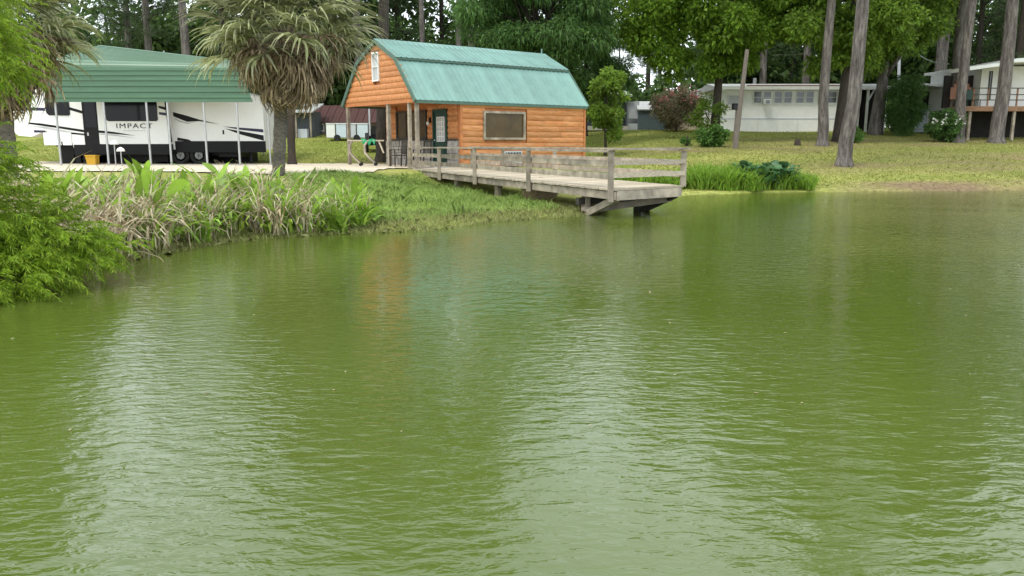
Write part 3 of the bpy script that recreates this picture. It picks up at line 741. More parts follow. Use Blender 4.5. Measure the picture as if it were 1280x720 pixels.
ac = MB(); ac.prism([(rx(150), 0.8, 3.2), (rx(185), 0.8, 3.2), (rx(182), 0.8, 3.5), (rx(156), 0.8, 3.5)], (0, 0.8, 0)); ac.build('roof_unit', m_rvwhite, rv)
# bits in front of the trailer
_fx = (337 - 640) / 1016.4 * 33.2
fp_ = thing('clothesline_post', 'thin grey steel post standing between the trailer rear and the centre palm', 'post', (_fx, 33.2, GZ))
MB().tube([(0, 0, -0.1), (0, 0, 2.6)], 0.035, 8).build('shaft', m_steel, fp_); MB().box(-0.3, 0.3, -0.03, 0.03, 2.6, 2.66).build('arm', m_steel, fp_)
def put(px, y, z=None): x = (px - 640) / 1016.4 * y; return (x, y, (gz(x, y) if z is None else z))
t = thing('storage_bin', 'small yellow storage bin on the ground beside the trailer door', 'bin', put(114, 33.4, GZ + 0.03))
m = MB(); m.prism([(-0.17, -0.15, 0), (0.17, -0.15, 0), (0.21, -0.19, 0.36), (-0.21, -0.19, 0.36)], (0, 0.32, 0)); m.build('tub', m_yellow, t)
MB().box(-0.23, 0.23, -0.21, 0.17, 0.36, 0.40).build('lid', m_yellow, t)
for px, lab in ((142.5, 'taller cream garden lamp on a thin stake in front of the slide-out'), (150, 'shorter cream garden lamp right of the taller one')):
    h_ = 0.86 if px < 145 else 0.6
    t = thing('garden_lamp', lab, 'lamp', put(px, 31.0, GZ + 0.03), 0, 'garden lamps in front of the trailer')
    MB().tube([(0, 0, 0), (0, 0, h_)], 0.022, 6).build('stake', m_steel, t)
    m = MB(); m.tube([(0, 0, h_ - 0.03), (0, 0, h_ + 0.06), (0, 0, h_ + 0.13)], [0.16, 0.13, 0.03], 10); m.build('lamp_shade', m_cream, t, True)

# ------------------------------------------------------------------ small things round the porch
t = thing('rolling_rack', 'wooden rack on four bent legs and small wheels with green cloth draped on it', 'rack', put(460, 31.8, GZ + 0.03), R(8))
MB().bar((-0.78, 0, 0.98), (0.62, 0, 0.98), 0.09, 0.05).build('top_bar', m_plank, t)
for x in (-0.55, 0.02):
    for y, s in ((-0.05, -1), (0.06, 1)):
        MB().tube([(x - 0.05, y * 0.4, 0.96), (x - 0.16, y + s * 0.08, 0.78), (x - 0.14, y + s * 0.14, 0.5), (x + 0.03, y + s * 0.26, 0.3), (x + 0.26, y + s * 0.36, 0.08)], [0.04, 0.045, 0.045, 0.035, 0.03], 6).build('leg', m_grey, t)
        MB().tube([(x + 0.26, y + s * 0.33, 0.07), (x + 0.26, y + s * 0.39, 0.07)], 0.07, 10).build('wheel', m_rubber, t)
MB().bar((0.42, 0, 0.96), (0.60, -0.1, 0.5), 0.05, 0.05).build('brace', m_plank, t)
m = MB()
vs, fs = [], []
for i in range(9):
    for j in range(5):
        a_ = -0.3 + 0.6 * i / 8; q = (j - 2) / 2
        vs.append((0.02 + a_ * (1 - 0.25 * abs(q)), 0.06 * math.copysign(min(1, abs(q) * 2), q) + 0.03 * math.sin(i * 2.1), 1.03 - 0.28 * max(0, abs(q) - 0.4) * (1 + 0.4 * math.sin(i * 1.7)) + 0.03 * math.sin(i * 1.3)))
for i in range(8):
    for j in range(4): fs.append((i * 5 + j, (i + 1) * 5 + j, (i + 1) * 5 + j + 1, i * 5 + j + 1))
m.add(vs, fs); cl = m.build('draped_cloth', m_green_plastic, None, True); cl.location = t.location; cl.rotation_euler = t.rotation_euler
tag(cl, 'crumpled green cloth draped over the wooden rolling rack', 'cloth')

def porch_chair(px, y, rot, label):
    t = thing('porch_chair', label, 'chair', put(px, y, GZ + 0.03), rot, 'dark chairs on the cabin porch')
    MB().box(-0.25, 0.25, -0.24, 0.24, 0.40, 0.44).build('seat', m_darkwood, t)
    for x in (-0.24, 0.24):
        MB().bar((x, -0.22, 0), (x, -0.22, 0.62), 0.04, 0.04).build('leg', m_darkwood, t)
        MB().bar((x, 0.22, 0), (x, 0.28, 0.95), 0.04, 0.04).build('leg', m_darkwood, t)
        MB().bar((x, -0.26, 0.63), (x, 0.26, 0.63), 0.06, 0.03).build('armrest', m_darkwood, t)
    for i in range(5): MB().bar((-0.18 + i * 0.09, 0.23, 0.46), (-0.18 + i * 0.09, 0.28, 0.93), 0.045, 0.015).build('slat', m_darkwood, t)
    MB().bar((-0.26, 0.28, 0.94), (0.26, 0.28, 0.94), 0.03, 0.06).build('top_slat', m_darkwood, t)
porch_chair(497, 30.9, R(-60), 'dark slatted porch chair nearer the outer post of the cabin porch')
porch_chair(527, 30.5, R(-50), 'dark slatted porch chair behind the pier railing by the green door')

# ------------------------------------------------------------------ buildings behind
def simple_window(parent, x0, x1, z0, z1, fm, gm, y=0.0, bh=1, bv=0):
    return window('window', x0, x1, z0, z1, 0.06, fm, gm, parent, lambda s, z, o: (s, y - o, z), bv, bh, 0.06)
# white mobile home
YH = 55.0; k = YH / 1016.4
mh = thing('mobile_home', 'long low white mobile home with a row of paired windows behind the leaning pole', 'mobile home', (at_y(897, 162, YH).x, YH, gz(at_y(960, 162, YH).x, YH) - 0.03))
hx = lambda px: (px - 897) * k
MHL = hx(1072); zt = 3.0
def boxp(parent, name, mat, *a): return MB().box(*a).build(name, mat, parent)
boxp(mh, 'wall', m_cream, 0, MHL, 0.0, 4.2, 0.05, 2.86)
bw = hx(1046) / 6
for i in range(6): boxp(mh, 'skirting_panel', m_cream, i * bw + 0.015, (i + 1) * bw - 0.015, -0.05, -0.001, 0.02, 0.84)
boxp(mh, 'trim', m_ltgrey, 0, hx(1046), -0.06, -0.002, 0.86, 0.92)
m = MB(); m.prism([(hx(890), -0.35, 2.80), (hx(890), -0.35, 2.97), (hx(890), 2.1, 3.32), (hx(890), 4.6, 2.97), (hx(890), 4.6, 2.8)], (hx(1106) - hx(890), 0, 0)); m.build('roof', m_roofpale, mh)
boxp(mh, 'fascia', m_white, hx(890), hx(1106), -0.40, -0.352, 2.78, 3.0)
boxp(mh, 'roof_edge', m_redwood, hx(930), hx(1045), -0.30, 0.0, 3.03, 3.09)
zq = lambda py: EYE + (178.4 - py) * k - mh.location.z
for a, c in ((939, 950), (951, 962), (964.5, 975.5), (976.5, 987.5), (991.5, 1002.5), (1003.5, 1014.5), (1019, 1029.5), (1030.5, 1043)):
    simple_window(mh, hx(a), hx(c), zq(131), zq(115.5), m_white, m_pane)
simple_window(mh, hx(907), hx(924), zq(133), zq(120), m_white, m_lightpane, bh=0)
ac = boxp(mh, 'air_conditioner', m_white, hx(951), hx(959), -0.45, -0.03, zq(132), zq(125.5))
boxp(ac, 'grille', m_pane, hx(952.5), hx(957.5), -0.465, -0.448, zq(131), zq(127))
boxp(mh, 'corner_trim', m_white, -0.03, 0.08, -0.07, 0.05, 0.03, 2.8)
boxp(mh, 'corner_trim', m_white, hx(1043.5), hx(1046.5), -0.07, 0.05, 0.03, 2.8)
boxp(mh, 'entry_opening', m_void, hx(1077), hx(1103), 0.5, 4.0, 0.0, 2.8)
for px in (1080, 1102): boxp(mh, 'porch_post', m_white, hx(px) - 0.07, hx(px) + 0.07, -0.2, -0.06, 0, 2.8)
MB().bar((hx(1080), -0.13, 2.0), (hx(1087), -0.13, 2.75), 0.09, 0.09).build('porch_bracket', m_white, mh)
MB().bar((hx(1090), -0.2, 0.0), (hx(1098), -0.2, 1.3), 0.08, 0.04).build('handrail', m_white, mh)
MB().tube([(hx(951), 2.0, 3.2), (hx(951), 2.0, 3.7)], 0.12).build('flue', m_steel, mh)

# raised house at the right with its deck
YD = 47.0; kd = YD / 1016.4
x0 = at_y(1206, 150, YD).x
rh = thing('raised_house', 'white house with a red brown wooden deck on tall posts behind the right pines', 'house', (x0, YD, gz(x0 + 2, YD) - 0.02))
dx = lambda px: (px - 1206) * kd
dz = lambda py: EYE + (178.4 - py) * kd - rh.location.z
DF = dz(134)
boxp(rh, 'deck_fascia', m_redwood, dx(1206), dx(1360), -0.04, 0.02, DF - 0.28, DF)
for i in range(14): boxp(rh, 'deck_board', m_redwood, dx(1206), dx(1360), 0.03 + i * 0.145, 0.165 + i * 0.145, DF - 0.04, DF + random.uniform(-0.004, 0.004))
for px in (1213, 1268, 1330): boxp(rh, 'deck_post', m_grey, dx(px) - 0.07, dx(px) + 0.07, 0.05, 0.19, -0.1, DF - 0.05)
for px in (1214, 1232, 1250, 1268, 1286, 1304, 1330): boxp(rh, 'rail_post', m_redwood, dx(px) - 0.035, dx(px) + 0.035, -0.03, 0.04, DF + 0.01, DF + 0.98)
for zz in (0.32, 0.62): boxp(rh, 'rail', m_darkwood, dx(1213), dx(1360), -0.075, -0.035, DF + zz, DF + zz + 0.05)
boxp(rh, 'top_rail', m_darkwood, dx(1213), dx(1360), -0.09, 0.02, DF + 0.98, DF + 1.03)
st = MB(); st.prism([(dx(1206) - 0.9, 0.2, 0.9), (dx(1206), 0.2, DF), (dx(1206), 0.2, DF - 0.35), (dx(1206) - 0.9, 0.2, 0.6)], (0, 0.06, 0)); st.build('stair_stringer', m_redwood, rh)
for i in range(6): boxp(rh, 'stair_tread', m_redwood, dx(1206) - 0.95 + i * 0.16, dx(1206) - 0.72 + i * 0.16, 0.26, 1.2, DF * (0.42 + i * 0.1) - 0.03, DF * (0.42 + i * 0.1))
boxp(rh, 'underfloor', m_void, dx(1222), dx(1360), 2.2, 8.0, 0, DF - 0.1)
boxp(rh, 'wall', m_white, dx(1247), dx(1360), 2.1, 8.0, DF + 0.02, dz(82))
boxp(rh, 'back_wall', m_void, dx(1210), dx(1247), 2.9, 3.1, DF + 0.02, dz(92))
m = MB(); m.prism([(dx(1205), -0.1, dz(91)), (dx(1250), -0.1, dz(85)), (dx(1250), -0.1, dz(81)), (dx(1205), -0.1, dz(86.5))], (0, 2.1, 0)); m.build('porch_roof', m_white, rh)
m = MB(); m.prism([(dx(1244), -0.3, dz(83)), (dx(1370), -0.3, dz(75)), (dx(1370), -0.3, dz(70)), (dx(1262), -0.3, dz(77)), (dx(1244), -0.3, dz(79))], (0, 9, 0)); m.build('roof', m_white, rh)
for a, c in ((1269, 1277), (1257, 1261)):
    window('window', dx(a), dx(c), dz(124), dz(88), 0.05, m_darkwood, m_pane, rh, lambda s, z, o: (s, 2.1 - o, z), 0, 1, 0.05)
boxp(rh, 'porch_post', m_white, dx(1247), dx(1251), -0.02, 0.10, DF, dz(84))
t = thing('gable_panel', 'orange brown peaked board panel standing at the back of the raised deck', 'panel', (rh.location.x + dx(1224), YD + 2.2, rh.location.z + DF))
for i in range(8):
    hh = 1.9 - abs(i - 3.5) * 0.2
    MB().box(-0.62 + i * 0.155, -0.47 + i * 0.155, 0, 0.04, 0.5, hh).build('board', m_terra, t)
MB().box(-0.05, 0.05, -0.05, 0.0, 0, 2.0).build('post', m_darkwood, t)
t = thing('deck_chair', 'green chair on the raised deck beside the dark railing', 'chair', (rh.location.x + dx(1226), YD + 0.9, rh.location.z + DF), R(20))
m = MB(); m.prism([(-0.26, 0.25, 0.4), (0.26, 0.25, 0.4), (0.24, 0.36, 0.95), (0, 0.38, 1.03), (-0.24, 0.36, 0.95)], (0, 0.03, 0)); m.build('backrest', m_door, t)
MB().box(-0.26, 0.26, -0.25, 0.25, 0.38, 0.42).build('seat', m_door, t)
for x in (-0.23, 0.23):
    for y in (-0.22, 0.22): MB().box(x - 0.02, x + 0.02, y - 0.02, y + 0.02, 0, 0.38).build('leg', m_door, t)

# open shed, gate panel and lattice between the homes
YS = 53.0; ks = YS / 1016.4
xs_ = at_y(1140, 150, YS).x
sh = thing('open_shed', 'low open shed with white edged flat roof between the mobile home and pines', 'shed', (xs_, YS, gz(xs_, YS)))
sx = lambda px: (px - 1140) * ks; sz = lambda py: EYE + (178.4 - py) * ks - sh.location.z
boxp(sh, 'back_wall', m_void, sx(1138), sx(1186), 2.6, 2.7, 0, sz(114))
m = MB(); m.prism([(sx(1137), -0.2, sz(108)), (sx(1186), -0.2, sz(112)), (sx(1186), -0.2, sz(109.5)), (sx(1137), -0.2, sz(105.5))], (0, 3.2, 0)); m.build('roof', m_white, sh)
for px in (1142, 1183): boxp(sh, 'post', m_darkwood, sx(px) - 0.06, sx(px) + 0.06, 0, 0.12, 0, sz(111.5))
gt = thing('gate_panel', 'pale grey blue boarded gate panel standing under the open shed roof', 'gate', put(1149, 52.6), 0)
for i in range(6): boxp(gt, 'board', m_bluewhite, -0.48 + i * 0.16, -0.33 + i * 0.16, -0.02, 0.02, 0.1, 1.55)
for zz in (0.25, 1.3): boxp(gt, 'crossbar', m_ltgrey, -0.5, 0.5, -0.06, -0.021, zz, zz + 0.1)
lt = thing('lattice_panel', 'white diagonal lattice panel behind the white flowering bush', 'lattice', put(1169, 52.4), 0)
for s in (-1, 1):
    for i in range(-5, 8):
        a_ = i * 0.16
        p0 = Vector((-0.62, -0.01 * s, 0.1)) ; x0_, x1_ = a_ if s > 0 else a_ + 0.0, a_ + 0.9
        lo_, hi_ = max(-0.6, -0.6 + a_), min(0.6, -0.6 + a_ + 1.2)
        if hi_ - lo_ < 0.1: continue
        za, zb = (0.1 + (lo_ + 0.6 - a_) * 1.0, 0.1 + (hi_ + 0.6 - a_) * 1.0)
        if s < 0: lo_, hi_ = -lo_, -hi_
        MB().bar((lo_, -0.008 * s, za), (hi_, -0.008 * s, zb), 0.035, 0.012, (0, 1, 0)).build('slat', m_white, lt)
for b_ in ((-0.65, 0.65, -0.03, 0.03, 0.05, 0.1), (-0.65, 0.65, -0.03, 0.03, 1.32, 1.38), (-0.65, -0.6, -0.03, 0.03, 0.1, 1.32), (0.6, 0.65, -0.03, 0.03, 0.1, 1.32)): boxp(lt, 'frame', m_white, *b_)

# dark grey home, shed and tan cottage behind the cabin's right end
YG = 60.0; kg = YG / 1016.4
xg = at_y(700, 150, YG).x
gh = thing('grey_home', 'dark grey low home with a screened porch behind the small leafy tree', 'house', (xg, YG, gz(xg + 4, YG)))
gx = lambda px: (px - 700) * kg; gzz = lambda py: EYE + (178.4 - py) * kg - gh.location.z
boxp(gh, 'wall', m_dkgrey, gx(690), gx(782), 0, 6, 0.3, gzz(122))
boxp(gh, 'porch_slab', m_concrete, gx(690), gx(783), -1.2, -0.01, 0, 0.3)
m = MB(); m.prism([(gx(686), -1.3, gzz(121.5)), (gx(686), 3, gzz(112)), (gx(686), 7, gzz(121)), (gx(686), 7, gzz(123)), (gx(686), -1.3, gzz(123.5))], (gx(786) - gx(686), 0, 0)); m.build('roof', m_roofpale, gh)
for i in range(6):
    px = 733 + i * 9.4; boxp(gh, 'porch_post', m_dkgrey, gx(px) - 0.05, gx(px) + 0.05, -1.15, -1.05, 0.3, gzz(123))
boxp(gh, 'screen_rail', m_ltgrey, gx(690), gx(781), -1.13, -1.07, 1.15, 1.21)
for a, c in ((735, 748), (752, 764)): window('window', gx(a), gx(c), 1.2, 2.3, 0.06, m_ltgrey, m_pane, gh, pl_long, 0, 1, 0.06)
t = thing('panel_door_unit', 'tall pale grey panel with a dark screened band beside the slate shed', 'panel', put(790.5, 59.0), 0)
boxp(t, 'board', m_ltgrey, -0.42, 0.42, 0, 0.08, 0.85, 2.05); boxp(t, 'screen', m_pane, -0.42, 0.42, 0.005, 0.07, 0.5, 0.845); boxp(t, 'base_panel', m_ltgrey, -0.42, 0.42, 0, 0.08, 0, 0.495)
boxp(t, 'post', m_white, -0.50, -0.425, -0.02, 0.09, 0, 2.1)
t = thing('slate_shed', 'slate blue garden shed with a pale roof next to the oleander', 'shed', put(814, 58.5), 0)
for i in range(12): boxp(t, 'wall_board', m_slate, -0.95 + i * 0.16, -0.795 + i * 0.16, 0, 2.2, 0, 1.55 + 0.0 * i)
m = MB(); m.prism([(-1.05, -0.12, 1.5), (-1.05, 1.1, 2.1), (-1.05, 2.35, 1.5), (-1.05, 2.35, 1.45), (-1.05, -0.12, 1.42)], (2.1, 0, 0)); m.build('roof', m_roofpale, t)
boxp(t, 'door', m_slate, -0.1, 0.6, -0.03, -0.002, 0.05, 1.4)
YT = 66.0; t = thing('tan_cottage', 'tan cottage with pale low roof behind the dark sweetgum trunk', 'cottage', put(880, YT), 0)
boxp(t, 'wall', m_tan, -1.6, 1.5, 0, 5, 0, 2.7)
m = MB(); m.prism([(-1.9, -0.4, 2.65), (-0.1, -0.4, 3.35), (1.8, -0.4, 2.65), (1.8, -0.4, 2.5), (-1.9, -0.4, 2.5)], (0, 6, 0)); m.build('roof', m_roofpale, t)
window('window', -0.6, 0.3, 1.0, 2.0, 0.06, m_white, m_pane, t, pl_long, 0, 1, 0.06)

# maroon barn, lean-to, white panelled trailer and tractor behind the palm
YM = 56.0; km = YM / 1016.4
xm = at_y(385, 150, YM).x
mb_ = thing('maroon_barn', 'long maroon metal roofed barn behind the palm and cabin porch', 'barn', (xm, YM, gz(xm, YM)))
bx_ = lambda px: (px - 385) * km; bz = lambda py: EYE + (178.4 - py) * km - mb_.location.z
boxp(mb_, 'wall', m_brownwall, bx_(386), bx_(520), 0, 5, 0, bz(152))
n_p = 14
for i in range(n_p):
    a, c = bx_(385) + i * (bx_(522) - bx_(385)) / n_p, bx_(385) + (i + 1) * (bx_(522) - bx_(385)) / n_p
    m = MB(); m.prism([(a + 0.004, -0.3, bz(153.5)), (a + 0.004, 2.4, bz(131)), (a + 0.004, 2.4, bz(131) - 0.06), (a + 0.004, -0.3, bz(153.5) - 0.06)], (c - a - 0.03, 0, 0)); m.build('roof_panel', m_maroon, mb_)
m = MB(); m.prism([(bx_(385), 2.4, bz(131)), (bx_(385), 5.3, bz(151)), (bx_(385), 5.3, bz(151) - 0.06), (bx_(385), 2.4, bz(131) - 0.06)], (bx_(522) - bx_(385), 0, 0)); m.build('back_roof', m_maroon, mb_)
for px in (398, 440): window('window', bx_(px), bx_(px + 7), 0.25, 0.75, 0.05, m_white, m_pane, mb_, pl_long, 0, 0, 0.05)
t = thing('lean_to_shed', 'grey lean-to shed with a pale roof just left of the maroon barn', 'shed', put(370, 53), 0)
boxp(t, 'wall', m_dkgrey, -1.6, 1.0, 0.8, 3, 0, 1.75)
m = MB(); m.prism([(-1.8, -0.2, 1.7), (-1.8, 3.2, 2.35), (-1.8, 3.2, 2.27), (-1.8, -0.2, 1.62)], (3.0, 0, 0)); m.build('roof', m_roofpale, t)
for x in (-1.6, 0, 0.95): boxp(t, 'post', m_grey, x, x + 0.1, 0.0, 0.1, 0, 1.68)
boxp(t, 'bin', m_ltgrey, 0.1, 0.7, 0.2, 0.7, 0, 0.6)
t = thing('panelled_trailer', 'low white panelled trailer parked in front of the maroon barn', 'trailer', put(434, 50), 0)
pxs = (-26, -14, 0, 12, 27)
for i in range(4):
    a, c = pxs[i] * 50 / 1016.4, pxs[i + 1] * 50 / 1016.4
    boxp(t, 'panel', (m_white, m_bluewhite, m_ltgrey, m_bluewhite)[i], a + 0.02, c - 0.02, 0, 0.06, 0.22, 1.02)
    boxp(t, 'post', m_darkwood, c - 0.03, c + 0.03, -0.02, 0.08, 0.1, 1.04)
boxp(t, 'top_rail', m_white, -1.28, 1.33, -0.03, 0.09, 1.04, 1.09); boxp(t, 'bed', m_black, -1.28, 1.33, 0.061, 1.6, 0.2, 0.3)
for x in (-0.6, 0.6): MB().tube([(x, -0.05, 0.2), (x, 0.15, 0.2)], 0.2, 12).build('wheel', m_rubber, t)
t = thing('tractor', 'dark tractor with roll bar frame parked behind the cabin porch', 'tractor', put(470, 42), R(10))
boxp(t, 'chassis', m_black, -0.35, 0.35, -0.2, 1.6, 0.35, 0.85); boxp(t, 'seat', m_rubber, -0.22, 0.22, -0.1, 0.3, 0.86, 1.05); boxp(t, 'seat_back', m_rubber, -0.22, 0.22, -0.16, -0.1, 0.9, 1.35)
boxp(t, 'hood', m_black, -0.28, 0.28, 0.7, 1.7, 0.86, 1.2)
for x in (-0.30, 0.30): boxp(t, 'roll_bar', m_ltgrey, x - 0.04, x + 0.04, -0.15, -0.07, 0.8, 2.3)
boxp(t, 'roll_bar_top', m_black, -0.34, 0.34, -0.15, -0.07, 2.301, 2.38)
for x in (-0.55, 0.38):
    w = MB(); w.tube([(x, 0, 0.5), (x + 0.17, 0, 0.5)], 0.5, 16); w = w.build('wheel', m_rubber, t); MB().tube([(x - 0.01, 0, 0.5), (x + 0.18, 0, 0.5)], 0.25, 12).build('rim', m_ltgrey, w)
    MB().tube([(x + 0.03, 1.45, 0.3), (x + 0.15, 1.45, 0.3)], 0.3, 14).build('front_wheel', m_rubber, t)

# poles and wires
def pole(name, label, px0, py0, y, px1, py1, r, mat, cat='pole', top_taper=0.75):
    a = Vector(put(px0, y)); c = at_y(px1, py1, y)
    t = thing(name, label, cat, a)
    MB().tube([(0, 0, -0.2), tuple((c - a) * 0.5), tuple(c - a)], [r, r * (1 + top_taper) / 2, r * top_taper], 10).build('shaft', mat, t); return t, c - a
lp, tp = pole('leaning_pole', 'weathered wooden pole leaning right in front of the white mobile home', 919, 186, 41, 934, 62, 0.135, m_pole)
fl, tf = pole('yard_light', 'thin short pole with a black lamp head beside the leaning pole', 917, 175, 44, 920.5, 136, 0.06, m_pole)
MB().box(tf.x - 0.22, tf.x + 0.16, -0.2, 0.15, tf.z - 0.05, tf.z + 0.28).build('lamp_head', m_black, fl)
MB().box(tf.x - 0.2, tf.x + 0.14, -0.22, -0.201, tf.z - 0.02, tf.z + 0.2).build('lens', m_glass, fl)
up_, tu = pole('utility_pole', 'grey utility pole with a white transformer box behind the mobile home', 942, 150, 70, 942, 52, 0.16, m_grey)
MB().box(tu.x - 0.55, tu.x - 0.1, -0.45, -0.15, tu.z - 1.25, tu.z - 0.1).build('transformer', m_white, up_)
MB().bar((tu.x - 0.2, 0, tu.z - 1.5), (tu.x + 1.8, 0, tu.z - 1.9), 0.08, 0.08).build('arm', m_grey, up_)
up2, tu2 = pole('utility_pole', 'plain grey utility pole rising behind the mobile home roof to the right', 962, 150, 72, 962, 75, 0.14, m_grey)
up3, tu3 = pole('utility_pole', 'pale utility pole with a white insulator above the dark shrubs', 1121, 150, 62, 1125, 20, 0.13, m_ltgrey)
MB().box(tu3.x - 0.2, tu3.x + 0.2, -0.3, -0.1, tu3.z - 2.0, tu3.z - 1.1).build('transformer', m_white, up3)
wa, wb = at_y(1140, 62, 56), at_y(1186, 80, 50)
tag(MB().tube([tuple(wa.lerp(wb, f) - Vector((0, 0, 0.25 * math.sin(f * math.pi)))) for f in np.linspace(0, 1, 8)], 0.025, 5).build('service_wire', m_ltgrey), 'thin grey service wire slung to the large right pine', 'wire')
wa, wb = at_y(948, 64, 69), at_y(1010, 66, 69)
tag(MB().tube([tuple(wa.lerp(wb, f) - Vector((0, 0, 0.25 * math.sin(f * math.pi)))) for f in np.linspace(0, 1, 8)], 0.03, 5).build('service_wire', m_grey), 'thin wire running right from the utility pole with the white box', 'wire')
m = MB(); m.tube([(0, 0, -0.05), (0, 0, 0.2), (0.02, 0, 0.32)], [0.2, 0.16, 0.13], 9); o = m.build('tree_stump', m_barkdk); o.location = put(997, 43.5); tag(o, 'small dark stump on the lawn before the mobile home', 'stump')
m = MB(); m.ball((0, 0, 0.25), (0.5, 0.32, 0.34), 12, 8, 0.08); o = m.build('boulder', m_rock, None, True); q = A + P(8.9, 1.0); o.location = (q.x, q.y, gz(q.x, q.y) - 0.03); tag(o, 'tan boulder on the bank beneath the pier deck', 'boulder')
# white downspout object near the house's corner: a low kerb of stones is left to the ground

# ------------------------------------------------------------------ trees
def mesh_join(tubes):
    m = MB()
    for pts, rad, n_ in tubes: m.tube(pts, rad, n_)
    return m
def curve_pts(a, c, n_=4, sag=0.0, wob=0.1):
    a, c = np.array(a, float), np.array(c, float); L = np.linalg.norm(c - a)
    out_ = []
    for i in range(n_ + 1):
        f = i / n_; p = a + (c - a) * f; p[2] += sag * L * math.sin(f * math.pi)
        if 0 < i < n_: p += rng.normal(size=3) * wob * L * 0.12
        out_.append(tuple(p))
    return out_
def clump_leaves(centers, radii, per, L, W, droop=0.3, flat=0.75, up=0.25, hollow=0.35):
    Ps, Ds = [], []
    for c, r in zip(centers, radii):
        n_ = int(per * (r / np.mean(radii)) ** 2)
        d = unit(rng.normal(size=(n_, 3))); rr = r * (hollow + (1 - hollow) * rng.random(n_) ** 0.6) * (0.8 + 0.35 * rng.random(n_))
        p = d * rr[:, None]; p[:, 2] *= flat
        Ps.append(np.array(c) + p); Ds.append(unit(d * 0.9 + rng.normal(size=(n_, 3)) * 0.6 + np.array([0, 0, up])))
    Pn, Dn = np.concatenate(Ps), np.concatenate(Ds); n_ = len(Pn)
    return leaf_quads(Pn, Dn, L * rng.uniform(0.6, 1.35, n_), W * rng.uniform(0.6, 1.3, n_), droop)
def broadleaf(name, label, loc, height, tr, crown_c, crown_r, nclump, clump_r, per, L, W, leafm, barkm, cat='tree', group=None, top=None, limbs=9, droop=0.3, trunk=None, hollow=0.35, flat=0.75):
    """trunk to `top`, limbs to clumps spread through the crown ellipsoid"""
    t = thing(name, label, cat, loc, 0, group)
    cc, cr = np.array(crown_c, float), np.array(crown_r, float)
    cen = []
    while len(cen) < nclump:
        d = rng.normal(size=3); d /= np.linalg.norm(d); f = rng.uniform(0.35, 1.0) ** 0.6
        p = cc + d * cr * f
        if all(np.linalg.norm((p - q) / cr) > 0.16 for q in cen) or rng.random() < 0.15: cen.append(p)
    rad = rng.uniform(0.6, 1.35, nclump) * clump_r
    link('crown', npmesh('crown', clump_leaves(cen, rad, per, L, W, droop, flat, 0.25, hollow), 4, leafm), t)
    if top is None: top = (cc[0] * 0.8, cc[1] * 0.8, cc[2] + cr[2] * 0.55)
    tp_ = trunk or [(0, 0, -0.25), (0, 0, 0.25), *curve_pts((0, 0, 0.5), top, 5, 0, 0.25)[0:]]
    nr = len(tp_); rads = [tr * 1.5, tr * 1.12] + [tr * (1 - 0.82 * i / (nr - 3)) for i in range(nr - 2)]
    tubes = [(tp_, rads, 10)]
    order = rng.permutation(nclump)[:limbs]
    for i in order:
        f = rng.uniform(0.35, 0.9); k_ = 2 + int(f * (nr - 3)); base = tp_[min(k_, nr - 1)]
        tubes.append((curve_pts(base, cen[i], 4, 0.06, 0.3), [tr * 0.38, tr * 0.3, tr * 0.2, tr * 0.13, tr * 0.05], 6))
    mesh_join(tubes).build('trunk', barkm, t, True)
    return t
def gpos(px, y): return on_ground(px, y)

# sweetgum, oak, dark tree behind the cabin
broadleaf('sweetgum_tree', 'tall bright green sweetgum with dark trunk behind the pier end', gpos(893, 48), 15, 0.27, (-0.9, -0.5, 9.3), (5.7, 4.2, 5.9), 125, 0.85, 420, 0.25, 0.17, m_leaf_gum, m_barkdk, limbs=16, trunk=[(0, 0, -.3), (0, 0, .3), (0.02, 0, 1.5), (0.1, 0, 3.5), (0.25, 0, 6), (0.1, 0, 9), (0, 0, 12.5)])
broadleaf('oak_tree', 'broad mid green oak with thick dark trunk behind the grey pine', gpos(1050, 46), 14, 0.40, (-0.2, -0.3, 9.0), (4.5, 3.6, 5.2), 105, 0.85, 420, 0.25, 0.16, m_leaf_oak, m_barkdk, limbs=14, trunk=[(0, 0, -.3), (0, 0, .3), (0.05, 0, 1.5), (0.1, 0, 3.2), (0.05, 0, 5.5), (0.3, 0, 8), (0.4, 0, 11.5)])
broadleaf('hickory_tree', 'mid green tree whose grey trunk stands right of the dark oak trunk', gpos(1093, 52), 15, 0.40, (0.6, 0, 9.0), (3.7, 3.2, 4.9), 75, 0.9, 400, 0.25, 0.15, m_leaf_oak, m_bark, limbs=12, trunk=[(0, 0, -.3), (0, 0, .3), (0.08, 0, 1.5), (0.2, 0, 3.2), (0.3, 0, 5.5), (0.35, 0, 8), (0.5, 0, 12)])
broadleaf('cedar_tree', 'dense dark layered tree rising behind the green cabin roof', gpos(672, 46), 12, 0.28, (0, 0, 7.2), (3.7, 3.0, 5.2), 90, 1.15, 620, 0.30, 0.085, m_leaf_dark, m_barkdk, limbs=16, droop=0.6, flat=0.45)
broadleaf('cedar_tree', 'second dark layered tree in the gap right of the cabin roof', gpos(730, 54), 10, 0.22, (0.4, 0, 5.9), (2.1, 2.0, 4.6), 45, 0.85, 380, 0.3, 0.085, m_leaf_dark, m_barkdk, limbs=10, droop=0.6, flat=0.45)
broadleaf('young_tree', 'small leafy tree with low skirt on the lawn beside the cabin', gpos(757, 39.5), 4, 0.07, (0.05, 0, 2.45), (0.85, 0.8, 1.55), 34, 0.36, 150, 0.19, 0.12, m_leaf_oak, m_barkdk, limbs=12)
